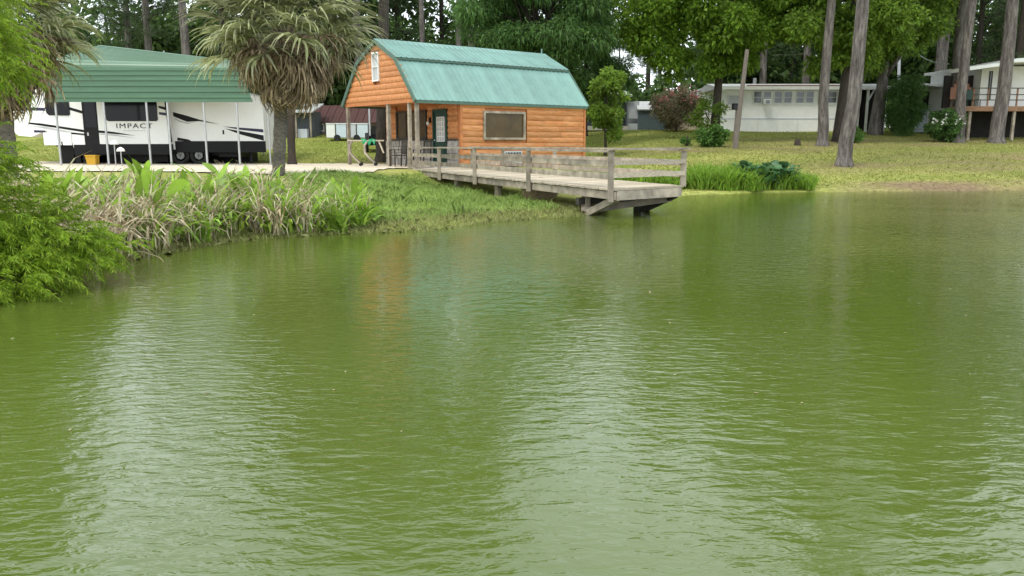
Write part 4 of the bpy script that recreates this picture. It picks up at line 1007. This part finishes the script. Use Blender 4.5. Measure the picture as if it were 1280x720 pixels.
# small shrubs
def shrub(name, label, loc, r, nclump, clr, per, L, W, leafm, blossom=None, nb=0, group=None, cat='bush'):
    t = broadleaf(name, label, loc, r[2] * 2, 0.05, (0, 0, r[2] * 1.02), r, nclump, clr, per, L, W, leafm, m_barkdk, cat, group, limbs=min(10, nclump), top=(0, 0, r[2] * 1.3))
    if blossom:
        d = unit(rng.normal(size=(nb, 3))); d[:, 1] = -np.abs(d[:, 1]); d[:, 2] = np.abs(d[:, 2]) * 0.9 + 0.02
        c = np.array([0, 0, r[2]]) + d * np.array(r) * rng.uniform(0.9, 1.15, (nb, 1))
        pts = np.repeat(c, 5, 0) + rng.normal(size=(nb * 5, 3)) * 0.04
        link('blossoms', npmesh('blossoms', leaf_quads(pts, unit(rng.normal(size=(nb * 5, 3))), 0.13, 0.11, 0), 4, blossom), t)
    return t
shrub('oleander', 'large reddish pink flowering oleander in front of the slate shed', gpos(845, 56), (1.75, 1.5, 1.5), 70, 0.36, 120, 0.24, 0.06, m_oleander, m_pink, 55)
shrub('lawn_bush', 'rounded green bush at the foot of the dark sweetgum trunk', gpos(890, 42), (0.72, 0.7, 0.52), 24, 0.26, 120, 0.14, 0.09, m_shrub)
shrub('tall_shrub', 'loose pale green shrub growing up around the sweetgum trunk', gpos(884, 47), (1.0, 0.8, 1.25), 22, 0.34, 80, 0.18, 0.08, m_leaf_oak)
shrub('lawn_bush', 'tiny dark shrub on the lawn left of the rounded bush', gpos(859, 43), (0.28, 0.25, 0.28), 8, 0.14, 70, 0.1, 0.06, m_shrub)
shrub('gardenia_bush', 'rounded dark green bush with white flowers before the raised deck', gpos(1180, 45.5), (0.88, 0.8, 0.88), 44, 0.28, 150, 0.14, 0.09, m_leaf_dark, m_whitefl, 18)
shrub('juniper_tree', 'feathery dark green juniper between mobile home and open shed', gpos(1127, 51), (1.15, 1.0, 1.9), 50, 0.4, 200, 0.28, 0.05, m_leaf_dark, cat='tree')
shrub('yard_shrub', 'pale green shrub under the trees left of the carport roof top', gpos(141, 56), (1.6, 1.2, 2.6), 40, 0.5, 120, 0.25, 0.15, m_leaf_oak)
shrub('trunk_shrub', 'low green sprout growing at the foot of the dark oak', gpos(1068, 45), (0.5, 0.4, 0.42), 14, 0.2, 90, 0.12, 0.07, m_shrub)

# pines: bare trunk, high crown of needle tufts
def needle_tufts(centers, per, L, W):
    n_ = len(centers) * per
    c = np.repeat(np.array(centers), per, 0) + rng.normal(size=(n_, 3)) * np.array([0.28, 0.28, 0.16])
    d = unit(rng.normal(size=(n_, 3)) + np.array([0, 0, 0.35]))
    return leaf_quads(c, d, L * rng.uniform(0.7, 1.2, n_), W, 0.25)
def pine_crown(h, base, spread, ntuft, per, L, W):
    tubes, cen = [], []
    nl = max(8, ntuft // 8)
    for i in range(nl):
        f = (i + rng.random()) / nl; z = base + (h - base) * f
        a = rng.uniform(0, 2 * math.pi); r_ = spread * (1 - 0.75 * f ** 1.5) * rng.uniform(0.55, 1.1) + 0.3
        e = (r_ * math.cos(a), r_ * math.sin(a), z + rng.uniform(-0.3, 0.9))
        pts = curve_pts((0, 0, z), e, 4, 0.05, 0.35); tubes.append((pts, [0.07, 0.055, 0.04, 0.03, 0.012], 5))
        for k_ in range(8):
            g_ = rng.uniform(0.35, 1.05); p = np.array(pts[min(4, int(g_ * 4))]); cen.append(p + rng.normal(size=3) * np.array([0.55, 0.55, 0.3]))
    return tubes, cen
pine_cr = []
for h_, b_, sp_, nt, per in ((1, 0.45, 0.24, 150, 42), (1, 0.38, 0.22, 170, 40), (1, 0.55, 0.22, 130, 44), (1, 0.16, 0.2, 240, 40)):
    tb, cn = pine_crown(20.0, 20 * b_, 20 * sp_ * 0.85, nt, per, 0.42, 0.05)
    me_c = npmesh('crown', needle_tufts(cn, per, 0.46, 0.06), 4, m_pine)
    me_l = mesh_join(tb).mesh('limbs', m_barkdk)
    pine_cr.append((me_c, me_l))
def pine(label, px, y, r, lean=(0, 0), h=20.0, kind=0, bark=None, group=None, flare=1.12):
    t = thing('pine_tree', label, 'tree', gpos(px, y), 0, group)
    pts = [(0, 0, -0.2), (0, 0, 0.1), (0, 0, 0.38), (lean[0] * 0.02, 0, 1.0)] + [(lean[0] * f + 0.12 * math.sin(px + f * 5), lean[1] * f, h * f) for f in (0.12, 0.25, 0.42, 0.6, 0.8, 1.0)]
    rads = [r * flare * 1.5, r * flare * 1.22, r * flare * 0.98, r * 1.1, r, r * 0.93, r * 0.82, r * 0.65, r * 0.4, r * 0.08]
    m = MB(); m.tube(pts, rads, 14); m.build('trunk', bark or m_bark, t, True)
    sc_ = h / 20.0
    a = rng.uniform(0, 6.28)
    sh = math.atan2(lean[0], h)
    link('crown', pine_cr[kind][0], t, (lean[0] * 0.1, 0, 0), (0, sh * 0.9, a), (sc_ * rng.uniform(0.85, 1.1), sc_, sc_))
    o = link('limbs', pine_cr[kind][1], t, (lean[0] * 0.1, 0, 0), (0, sh * 0.9, a), (sc_, sc_, sc_)); return t
pine('grey barked pine leaning right, nearest the shore on the right lawn', 1057, 32.5, 0.26, (0.9, 0.2), 21, 0)
pine('slim grey trunked pine standing straight before the mobile home windows', 1028, 43, 0.25, (0.1, 0), 19, 2)
pine('thick pine trunk behind the white flowering bush', 1190, 50, 0.40, (0.0, 0), 24, 1)
pine('slimmer pine in front of the thick trunk by the white flowering bush', 1198, 45.2, 0.25, (0.1, 0), 21, 2)
pine('stout pine in front of the raised deck posts', 1245, 45.0, 0.34, (0.1, 0), 22, 0)
pine('left of two slim pines rising behind the open shed', 1163, 60, 0.27, (0.0, 0), 23, 0)
pine('right of two slim pines rising behind the open shed', 1172, 61, 0.27, (0.0, 0), 23, 2)
pine('dark trunked pine standing right behind the cabin porch', 477, 36.6, 0.25, (0.5, 0), 20, 1, m_barkdk)
pine('brown trunked pine directly behind the cabin roof ridge', 590, 50, 0.30, (0.1, 0), 23, 0)
pine('thin dark trunk partly hidden behind the centre palm trunk', 364, 34, 0.15, (0.1, 0), 13, 2, m_barkdk)
pine('left of three pines showing above the green carport roof', 172, 58, 0.27, (0.1, 0), 15, 1)
pine('middle of three pines showing above the green carport roof', 198, 60, 0.30, (-0.2, 0), 18, 1)
pine('right of three pines showing above the green carport roof', 241, 57, 0.32, (0.1, 0), 19, 2)
far = [(20, 66), (62, 74), (100, 80), (150, 78), (225, 84), (285, 66), (318, 74), (352, 62), (392, 66), (420, 74), (452, 63), (500, 70), (530, 62), (556, 76), (612, 70), (640, 84), (690, 92), (805, 96), (775, 102), (824, 92), (850, 98), (868, 84), (905, 88), (930, 70), (952, 66), (985, 72), (1000, 64), (1035, 70), (1068, 66), (1100, 72), (1142, 68), (1215, 64), (1236, 70), (1262, 62), (1290, 66), (1330, 58), (1380, 64), (-40, 60), (-90, 70), (1440, 60), (405, 82), (470, 78), (575, 64), (335, 80), (1155, 76), (1050, 80)]
for i, (px, y) in enumerate(far):
    hh = rng.uniform(22, 28) + (5 if 300 < px < 620 else 0); kd_ = i % 4
    where = 'the mobile home' if px > 880 else 'the grey home' if px > 660 else 'the cabin' if px > 440 else 'the centre palm' if px > 270 else 'the green carport'
    if px < 270: hh = rng.uniform(11, 14); kd_ = 3
    if 660 < px < 880: hh = rng.uniform(13, 16)
    pine('tall dark pine standing in the wood behind ' + where, px, y, rng.uniform(0.2, 0.32), (rng.uniform(-0.6, 0.6), 0), hh, kd_, m_barkdk if i % 2 else m_bark, 'pines in the wood behind ' + where)
# broadleaf saplings and undergrowth of the wood, one mass
cen, rad = [], []
for i in range(560):
    px = rng.uniform(-200, 1500); y = rng.uniform(66, 106)
    x = (px - 640) / 1016.4 * y; g0 = gz(x, y)
    top = rng.uniform(4, 15)
    if 90 < px < 275: top = rng.uniform(4, 13)
    if 680 < px < 870: top = rng.uniform(2, 10 if px < 765 else 5.5); y += 14
    for k_ in range(5):
        f = rng.uniform(0.15, 1) ** 0.8
        cen.append((x + rng.normal() * 1.5, y + rng.normal(), g0 + top * f)); rad.append(rng.uniform(0.8, 2.0))
link_o = link('woodland_undergrowth', npmesh('woodland_undergrowth', clump_leaves(cen, rad, 95, 0.62, 0.34, 0.25, 0.8, 0.2, 0.2), 4, m_wood)); tag(link_o, kind='stuff')

# ------------------------------------------------------------------ palms
def frond_mesh(name, mat, pet, fan, nleaf, droop, w, seed):
    r_ = np.random.default_rng(seed)
    V = []
    # petiole arcs out along +x
    def arc(u): return np.array([u * pet, 0, 0.10 * pet * math.sin(u * 1.6) - droop * 0.22 * u * u * pet])
    pp = [arc(u) for u in (0, 0.33, 0.66, 1.0)]
    for a, c in zip(pp[:-1], pp[1:]):
        s = np.array([0, 0.018, 0]); V += [a - s, c - s, c + s, a + s]
    # costa continues into the fan
    for i in range(nleaf):
        f = i / (nleaf - 1); ang = (f - 0.5) * 2 * R(112) + r_.normal() * 0.05
        root = pp[-1] + np.array([0.24 * fan * max(0, math.cos(ang)) , 0, -0.03 * droop])
        L = fan * (0.78 + 0.28 * math.cos(ang * 0.7)) * r_.uniform(0.88, 1.08)
        d = np.array([math.cos(ang) , math.sin(ang), 0.16 + 0.12 * r_.normal()]); d /= np.linalg.norm(d)
        s = np.cross(d, [0, 0, 1.0]); s /= np.linalg.norm(s); s = s * 0.8 + np.array([0, 0, 0.45 * r_.choice([-1, 1])])
        prev = root; pw_ = w * 0.5; dd = d.copy(); seg = L / 5
        for k_ in range(5):
            dd = dd + np.array([0, 0, -droop * (0.05 + 0.17 * k_)]) + r_.normal(size=3) * 0.05; dd /= np.linalg.norm(dd)
            nx_ = prev + dd * seg; nw = w * (1.0, 1.05, 0.85, 0.55, 0.10)[k_]
            V += [prev - s * pw_ / 2, nx_ - s * nw / 2, nx_ + s * nw / 2, prev + s * pw_ / 2]
            prev, pw_ = nx_, nw
    me = npmesh(name, np.array(V), 4, mat)
    return me
fr_live = [frond_mesh('frond', m_frond, 1.10, 1.0, 26, d, 0.060, 10 + i) for i, d in enumerate((0.5, 0.75, 1.0, 0.65))]
fr_dead = [frond_mesh('dead_frond', m_frondd, 0.76, 0.86, 24, d, 0.056, 30 + i) for i, d in enumerate((0.9, 1.5, 1.2))]
fr_new = [frond_mesh('new_frond', m_frondn, 0.55, 0.9, 16, 0.15, 0.04, 50)]
def palm(label, loc, h, r, nlive, ndead, scale, lean=(0, 0), seed=1):
    r_ = np.random.default_rng(seed)
    t = thing('palm_tree', label, 'palm tree', loc)
    pts = [(lean[0] * f, lean[1] * f, -0.2 + (h + 0.2) * f) for f in np.linspace(0, 1, 22)]
    rads = [r * (1.18 if f < 0.06 else 1.0 + 0.05 * math.sin(i * 2.9) + (0.22 * max(0, f - 0.6) / 0.4)) for i, f in enumerate(np.linspace(0, 1, 22))]
    m = MB(); m.tube(pts, rads, 14); m.build('trunk', m_palmbark, t, True)
    top = Vector((lean[0], lean[1], h))
    # old leaf bases
    bt = MB()
    for i in range(60):
        a = i * 2.4; z = h - 1.2 + 1.15 * i / 60
        p = Vector((lean[0] + math.cos(a) * r * 1.05, lean[1] + math.sin(a) * r * 1.05, z)); q = p + Vector((math.cos(a) * 0.16, math.sin(a) * 0.16, 0.26))
        bt.bar(p, q, 0.06, 0.025)
    bt.build('leaf_bases', m_frondd, t)
    for i in range(nlive + ndead + 5):
        a = i * 2.39996 + r_.uniform(-0.3, 0.3)
        if i < nlive:
            f = i / nlive; pitch = R(68) - f * R(86) + r_.uniform(-0.12, 0.12); me_ = fr_live[r_.integers(4)]; zo = 0.1 - 0.35 * f; s = scale * r_.uniform(0.9, 1.1)
        elif i < nlive + ndead:
            f = (i - nlive) / ndead; pitch = R(-8) - f * R(62) + r_.uniform(-0.2, 0.2); me_ = fr_dead[r_.integers(3)]; zo = -0.15 - 0.6 * f; s = scale * r_.uniform(0.8, 1.05) * (1 - 0.12 * f)
        else:
            pitch = R(80) - (i - nlive - ndead) * 0.1; me_ = fr_new[0]; zo = 0.15; s = scale * 0.95
        o = link(me_.name.split('.')[0], me_, t, top + Vector((math.cos(a) * r * 0.6, math.sin(a) * r * 0.6, zo)), None, (s, s, s))
        o.rotation_euler = (Matrix.Rotation(a, 3, 'Z') @ Matrix.Rotation(-pitch, 3, 'Y') @ Matrix.Rotation(r_.uniform(-0.3, 0.3), 3, 'X')).to_euler()
    return t
pc = at_y(355, 34, 23.0)
b0 = Vector(on_ground(345, 23.0))
palm('cabbage palm with shaggy brown skirt standing between carport and cabin', b0, pc.z - b0.z, 0.18, 60, 92, 1.15, (pc.x - b0.x, 0), 3)
b1 = Vector(on_ground(8, 17.5)); pc1 = at_y(8, 26, 17.5)
palm('cabbage palm at the left edge behind the feathery green foliage', b1, pc1.z - b1.z, 0.165, 46, 70, 0.95, (0.05, 0), 5)

# ------------------------------------------------------------------ feathery shrub at the left edge (near)
def feather(origins, dirs, length, nl, ll, lw, droop=0.9):
    V = []
    for o, d, L in zip(origins, dirs, length):
        d = d / np.linalg.norm(d); u = np.arange(nl) / nl
        path = o + np.outer(u, d) * L; path[:, 2] -= droop * L * u ** 2 * 0.5
        tang = np.tile(d, (nl, 1)); tang[:, 2] -= droop * u; tang = unit(tang)
        side = unit(np.cross(tang, [0, 0, 1.0])); sg = np.where(np.arange(nl) % 2 == 0, 1, -1)[:, None]
        ld = unit(tang * 0.75 + side * sg * 0.75 + rng.normal(size=(nl, 3)) * 0.3 + np.array([0, 0, -0.15]))
        V.append(leaf_quads(path, ld, ll * (1.1 - 0.6 * u) * rng.uniform(0.8, 1.2, nl), lw, 0.25))
    return np.concatenate(V)
ft = thing('cypress_sapling', 'feathery bright green cypress overhanging the water at the left edge', 'tree', (-5.75, 8.6, gz(-5.75, 8.6)))
fo, fd, fl_ = [], [], []
lz = ft.location.z
def blob(c, r, n_, L):
    for i in range(n_):
        d = rng.normal(size=3); d /= np.linalg.norm(d); p = np.array(c) + d * np.array(r) * rng.uniform(0.25, 1.0) ** 0.7
        fo.append(p - np.array([ft.location.x, ft.location.y, lz])); fd.append(d * np.array([1, 1, 0.6]) + np.array([0.15, -0.1, 0.15]) + rng.normal(size=3) * 0.35); fl_.append(L * rng.uniform(0.6, 1.3))
blob((-5.6, 8.3, 0.80), (0.75, 0.7, 0.75), 460, 0.40)
blob((-4.98, 8.6, 0.52), (0.5, 0.5, 0.32), 260, 0.34)
blob((-5.2, 8.0, 0.25), (0.55, 0.5, 0.3), 200, 0.34)
blob((-5.5, 8.1, 1.40), (0.42, 0.45, 0.32), 80, 0.36)
blob((-5.40, 8.4, 2.48), (0.42, 0.5, 0.36), 260, 0.34)
blob((-5.75, 8.6, 3.1), (0.5, 0.5, 0.4), 200, 0.4)
blob((-4.55, 8.75, 0.40), (0.3, 0.35, 0.15), 60, 0.28)
link('foliage', npmesh('foliage', feather(fo, fd, fl_, 44, 0.085, 0.011), 4, m_willow), ft)
tb = [([(-0.4, 0, -0.3), (-0.42, 0, 0.8), (-0.35, 0, 1.8), (-0.1, 0, 2.6), (0, 0, 3.4)], [0.09, 0.08, 0.06, 0.04, 0.015], 8)]
for i in range(0, len(fo), 9): tb.append((curve_pts((-0.4, 0, min(2.6, max(0.0, fo[i][2] * 0.8))), fo[i], 4, 0.08, 0.3), [0.018, 0.014, 0.011, 0.008, 0.004], 4))
mesh_join(tb).build('trunk', m_barkdk, ft, True)

# ------------------------------------------------------------------ bank plants
def broad_leaf_mesh(name, mat, L, W, curl, seed):
    """one broad pointed leaf with a folded midrib, rising then arching along +x"""
    r_ = np.random.default_rng(seed); m = MB(); n_ = 7; vs, fs = [], []
    p = np.array([0.0, 0, 0]); ang = R(78)
    for i in range(n_ + 1):
        f = i / n_; wd = W * (math.sin(min(1, f * 1.12 + 0.04) * math.pi) ** 0.8) * 0.5 if f < 0.9 else W * 0.5 * (1 - f) * 2.2
        sd_ = 0.25 * wd + 0.02 * L * math.sin(f * 7 + seed)
        vs += [(p[0], -wd, p[2] + sd_), (p[0], 0, p[2]), (p[0], wd, p[2] + sd_)]
        p = p + np.array([math.cos(ang), 0, math.sin(ang)]) * L / n_; ang -= curl / n_
    for i in range(n_):
        for j in range(2): fs.append((i * 3 + j, (i + 1) * 3 + j, (i + 1) * 3 + j + 1, i * 3 + j + 1))
    return m.add(vs, fs).mesh(name, mat, True)
can_leaf = [broad_leaf_mesh('leaf', m_canna, L, W, c, i) for i, (L, W, c) in enumerate(((0.44, 0.14, 0.8), (0.52, 0.125, 1.2), (0.38, 0.145, 1.7), (0.48, 0.125, 0.5), (0.36, 0.13, 2.1)))]
big_leaf = [broad_leaf_mesh('leaf', m_bigleaf, L, W, c, 20 + i) for i, (L, W, c) in enumerate(((0.42, 0.24, 1.9), (0.38, 0.22, 1.4), (0.46, 0.26, 2.3)))]
def strap_mesh(name, mat, n_, h, spread, w, bend, seed, base_r=0.25):
    r_ = np.random.default_rng(seed); V = []
    for i in range(n_):
        a = r_.uniform(0, 2 * math.pi); b_ = r_.uniform(0, 2 * math.pi); rr = base_r * math.sqrt(r_.random())
        p = np.array([rr * math.cos(b_), rr * math.sin(b_), 0]); ang = R(90) - abs(r_.normal()) * spread; L = h * r_.uniform(0.6, 1.15); bd = bend * r_.uniform(0.3, 1.5)
        ww = w * r_.uniform(0.6, 1.3); tw = r_.uniform(0, math.pi); s = np.array([math.cos(tw), math.sin(tw), 0]); pw_ = ww * 0.7; k_n = 5
        for k_ in range(k_n):
            nx_ = p + np.array([math.cos(a) * math.cos(ang), math.sin(a) * math.cos(ang), math.sin(ang)]) * L / k_n
            nw = ww * (1, 1, 0.85, 0.6, 0.08)[k_]
            V += [p - s * pw_ / 2, nx_ - s * nw / 2, nx_ + s * nw / 2, p + s * pw_ / 2]
            p, pw_ = nx_, nw; ang -= bd * (0.3 + 0.35 * k_); a += r_.normal() * 0.15
    return npmesh(name, np.array(V), 4, mat)
dry_m = [strap_mesh('dry_leaves', m_dry, 54, 1.08, 0.42, 0.030, 0.6, 60 + i, 0.3) for i in range(4)]
stalk_m = [strap_mesh('stalks', m_dry, 16, 0.75, 0.2, 0.03, 0.1, 80 + i, 0.28) for i in range(3)]
under_m = [strap_mesh('blades', m_cannay, 34, 0.62, 0.35, 0.035, 0.3, 90 + i, 0.3) for i in range(3)]
green_m = [strap_mesh('foliage', m_canna, 22, 0.80, 0.42, 0.085, 0.36, 120 + i, 0.3) for i in range(3)]
tall_m = [strap_mesh('blades', m_cannay, 60, 0.85, 0.3, 0.045, 0.28, 100 + i, 0.34) for i in range(3)]
def canna(x, y, nleaf, dry, hs, label, group, green_blades=True):
    t = thing('canna_clump', label, 'plant', (x, y, gz(x, y) - 0.03), rng.uniform(0, 6.28), group)
    s = hs * rng.uniform(0.85, 1.12)
    for i in range(dry):
        o = link('dry_leaves', dry_m[rng.integers(4)], t, (rng.normal() * 0.08, rng.normal() * 0.08, 0), (0, 0, rng.uniform(0, 6.28)), (s, s, s * rng.uniform(0.8, 1.05))); o['kind'] = 'stuff'
    o = link('stalks', stalk_m[rng.integers(3)], t, None, (0, 0, rng.uniform(0, 6.28)), (s, s, s)); o['kind'] = 'stuff'
    if green_blades:
        for i in range(3): o = link('foliage', green_m[rng.integers(3)], t, None, (0, 0, rng.uniform(0, 6.28)), (s, s, s * rng.uniform(0.8, 1.1))); o['kind'] = 'stuff'
    if green_blades: o = link('blades', under_m[rng.integers(3)], t, None, (0, 0, rng.uniform(0, 6.28)), (s, s, s)); o['kind'] = 'stuff'
    for i in range(nleaf):
        a = rng.uniform(0, 6.28); r_ = rng.uniform(0.02, 0.28); q = s * rng.uniform(0.8, 1.25)
        link('leaf', can_leaf[rng.integers(5)], t, (r_ * math.cos(a), r_ * math.sin(a), rng.uniform(0.08, 0.62) * s), (rng.normal() * 0.3, rng.uniform(-0.2, 0.7), a + rng.normal() * 0.5), (q, q, q))
# follow the shore from the feathery shrub to the bank grass
sh_pts = [Vector(p) for p in shore[3:9]]
cum = [0]
for a, c in zip(sh_pts[:-1], sh_pts[1:]): cum.append(cum[-1] + (c - a).length)
def along(u):
    d_ = u * cum[-1]
    for i in range(len(sh_pts) - 1):
        if d_ <= cum[i + 1] or i == len(sh_pts) - 2:
            f = (d_ - cum[i]) / (cum[i + 1] - cum[i]); p = sh_pts[i].lerp(sh_pts[i + 1], f); e_ = (sh_pts[i + 1] - sh_pts[i]).normalized()
            return p, Vector((-e_.y, e_.x))
ncl = 0
for row, (off, step) in enumerate(((0.25, 0.34), (0.75, 0.34), (1.3, 0.36), (1.9, 0.38), (2.6, 0.42), (3.3, 0.5))):
    u = 0.17 + 0.015 * row
    while u < 1.0:
        p, nn = along(u); q = p + nn * (off + rng.normal() * 0.14) + Vector((rng.normal() * 0.1, 0))
        if 640 + q.x / q.y * 1016.4 > 452: break
        far_end = 640 + q.x / q.y * 1016.4 > 385
        green = far_end or u * 1.28 > rng.uniform(0.35, 0.6) or rng.random() < 0.25
        hs = (0.98, 1.1, 1.12, 1.08, 1.0, 0.95)[row]
        if far_end: hs *= 0.78
        seg = 'beside the bank grass' if far_end else 'next to the feathery cypress' if u < 0.36 else 'below the centre palm' if u > 0.58 else 'in front of the trailer wheels'
        lev = "at the water's edge" if row < 2 else 'midway up the bank' if row < 4 else 'along the drive'
        if green: canna(q.x, q.y, int(rng.integers(3, 6)) if row else int(rng.integers(3, 5)), 0 if far_end or rng.random() < 0.15 else 1, hs, 'green canna clump %s %s' % (lev, seg), 'green cannas %s %s' % (lev, seg))
        else: canna(q.x, q.y, int(rng.integers(0, 3)), 2, hs, 'dry straw canna clump %s %s' % (lev, seg), 'dry cannas %s %s' % (lev, seg), False)
        ncl += 1; u += step / cum[-1] * rng.uniform(0.85, 1.15)
# bright strappy plants along the right shore and by the pier
def strap_clump(px, y, hs, label, group, kind=0):
    x, y, z = put(px, y); t = thing('ginger_clump' if kind == 0 else 'broadleaf_clump', label, 'plant', (x, y, max(z, 0.02) - 0.02), rng.uniform(0, 6.28), group)
    if kind == 0:
        for i in range(2):
            o = link('blades', tall_m[rng.integers(3)], t, (rng.normal() * 0.1, rng.normal() * 0.1, 0), (0, 0, rng.uniform(0, 6.28)), (hs, hs, hs * rng.uniform(0.85, 1.1))); o['kind'] = 'stuff'
        for i in range(3):
            a = rng.uniform(0, 6.28); link('leaf', can_leaf[rng.integers(5)], t, (0.2 * math.cos(a), 0.2 * math.sin(a), 0.2 * hs), (0, 0, a), (hs, hs, hs))
    else:
        o = link('blades', under_m[rng.integers(3)], t, None, None, (hs, hs, hs)); o['kind'] = 'stuff'
        for i in range(11):
            a = rng.uniform(0, 6.28); r_ = rng.uniform(0.05, 0.32); q = hs * rng.uniform(0.8, 1.2)
            link('leaf', big_leaf[rng.integers(3)], t, (r_ * math.cos(a), r_ * math.sin(a), rng.uniform(0.1, 0.55) * hs), (0, rng.uniform(-0.1, 0.4), a), (q, q, q))
for i in range(30):
    px = 862 + i * 3.0 + rng.normal() * 2; yw = 25.6
    strap_clump(px if i % 2 else px * 1.0, yw + (i % 3) * 0.55 + rng.uniform(0, 0.2), 0.92, 'yellow green strappy plant clump on the shore right of the pier', 'strappy plants right of the pier')
for i in range(9):
    strap_clump(985 + i * 4, 26.0 + (i % 3) * 0.4, 0.75 - 0.03 * i, 'yellow green strappy plant clump at the right end of the shore bed', 'strappy plants at the right end of the shore bed')
for i in range(14):
    px = 928 + (i % 7) * 9.5 + rng.normal() * 2; strap_clump(px, 25.9 + (i // 7) * 0.7, 1.12, 'blue green large leaved plant clump on the right shore', 'large leaved plants on the right shore', 1)
for i in range(18):
    px = 772 + i * 5.0; strap_clump(px, 25.6 + (i % 3) * 0.5, 0.75, 'green strappy plant clump seen behind the pier railing', 'strappy plants behind the pier railing')
for i in range(6):
    px = 690 + i * 14; strap_clump(px, 28.5 + (i % 2) * 0.6, 0.45, 'low green plant clump at the cabin side of the pier', 'low plants between the pier and cabin')

# ------------------------------------------------------------------ grass
def blades(P_, L, W, lean):
    n_ = len(P_); d = rng.normal(size=(n_, 3)) * lean; d[:, 2] = 1; d = unit(d)
    s = rng.normal(size=(n_, 3)); s[:, 2] = 0; s = unit(s)
    mid = P_ + d * (L * 0.55)[:, None]; tip = P_ + d * L[:, None] * 1.0 + np.stack([rng.normal(size=n_), rng.normal(size=n_), -np.abs(rng.normal(size=n_)) * 0.6], -1) * (L * 0.4)[:, None]
    return np.stack([P_ - s * W[:, None] / 2, P_ + s * W[:, None] / 2, mid + s * W[:, None] * 0.4, tip, mid - s * W[:, None] * 0.4], 1).reshape(-1, 3)
def scatter(n_, x0, x1, y0, y1, keep):
    X = rng.uniform(x0, x1, n_); Y = rng.uniform(y0, y1, n_); k_ = keep(X, Y); return X[k_], Y[k_]
padp = np.array([(p.x, p.y) for p in pad])
def in_poly(X, Y, pl):
    ins = np.zeros(X.shape, bool)
    for i in range(len(pl)):
        a, b = pl[i], pl[(i + 1) % len(pl)]
        ins ^= ((a[1] > Y) != (b[1] > Y)) & (X < (b[0] - a[0]) * (Y - a[1]) / (b[1] - a[1] + 1e-12) + a[0])
    return ins
hu, hv = np.array([0.777, 0.629]), np.array([-0.629, 0.777])
def in_house(X, Y):
    rx_, ry_ = X + 3.45, Y - 29.5; a = rx_ * hu[0] + ry_ * hu[1]; c = rx_ * hv[0] + ry_ * hv[1]
    return (a > -0.2) & (a < HL) & (c > -0.05) & (c < HW)
def bank_keep(lo, hi):
    def f(X, Y):
        s_ = pond_sd(X, Y); return (s_ > lo) & (s_ < hi) & ~in_poly(X, Y, padp) & (X > -3.6 - 0.28 * (Y - 13)) & (X < 3.6) & (((X + 3.62) * 0.918 + (Y - 29.1) * 0.397 < -0.05) | (Y > 29))
    return f
X, Y = scatter(115000, -8, 3.6, 12.5, 29, bank_keep(0.55, 9)); Z = ground(X, Y)
Lb = rng.uniform(0.08, 0.22, len(X)) * (0.7 + 0.9 * np.clip(np.sin(X * 2.1 + 1.5 * np.sin(Y * 1.7)) * np.sin(Y * 1.9 + X) + 0.25, 0, 1)) * (1 + 0.9 * np.exp(-((X - 0.8) / 1.3) ** 2) * (pond_sd(X, Y) < 3.2)); 
tag(link('bank_grass', npmesh('bank_grass', blades(np.stack([X, Y, Z - 0.01], -1), Lb, rng.uniform(0.008, 0.018, len(X)), 0.35), 5, m_grassb)), kind='stuff')
X, Y = scatter(150000, -9, 3.4, 10.5, 21, lambda X, Y: (pond_sd(X, Y) > -0.25) & (pond_sd(X, Y) < 1.5 - 0.45 * np.clip(X, 0, 2)) & (X < 2.2)); Z = np.maximum(ground(X, Y), -0.02)
tag(link('dry_shore_grass', npmesh('dry_shore_grass', blades(np.stack([X, Y, Z - 0.01], -1), rng.uniform(0.06, 0.2, len(X)), rng.uniform(0.007, 0.015, len(X)), 0.7), 5, m_grassd)), kind='stuff')
def lawn_keep(X, Y):
    return (pond_sd(X, Y) > 0.5) & ~in_poly(X, Y, padp) & ~in_house(X, Y) & (np.abs(X) < Y * 0.72) & ((X > 2) | (Y > 33)) & (rng.random(len(X)) < np.clip(1.4 - Y / 62, 0.25, 1)) & (rng.random(len(X)) > straw(X, Y) * 0.9)
X, Y = scatter(330000, -30, 32, 22, 60, lawn_keep); Z = ground(X, Y)
tag(link('lawn_grass', npmesh('lawn_grass', blades(np.stack([X, Y, Z - 0.01], -1), rng.uniform(0.04, 0.11, len(X)), rng.uniform(0.014, 0.03, len(X)), 0.5), 5, m_lawnb)), kind='stuff')
X, Y = scatter(160000, -10, 32, 24, 60, lambda X, Y: (rng.random(len(X)) < straw(X, Y) * 0.8) & (pond_sd(X, Y) > 0.05) & ~in_poly(X, Y, padp) & ~in_house(X, Y) & (np.abs(X) < Y * 0.72)); Z = ground(X, Y)
tag(link('pine_straw', npmesh('pine_straw', blades(np.stack([X, Y, Z], -1), rng.uniform(0.04, 0.08, len(X)), rng.uniform(0.006, 0.014, len(X)), 2.0), 5, m_strawb)), kind='stuff')

# floating bits on the pond
X, Y = scatter(260, -6, 9, 4, 17, lambda X, Y: pond_sd(X, Y) < -0.4)
fp = np.stack([X, Y, np.full(len(X), 0.006)], -1); fdv = unit(np.stack([rng.normal(size=len(X)), rng.normal(size=len(X)), np.zeros(len(X))], -1))
fs_ = np.stack([-fdv[:, 1], fdv[:, 0], np.zeros(len(X))], -1); fl2 = rng.uniform(0.012, 0.04, len(X))[:, None]
tag(link('floating_leaves', npmesh('floating_leaves', np.stack([fp, fp + fdv * fl2 * 0.5 + fs_ * fl2 * 0.2, fp + fdv * fl2, fp + fdv * fl2 * 0.5 - fs_ * fl2 * 0.2], 1), 4, m_dry)), kind='stuff')
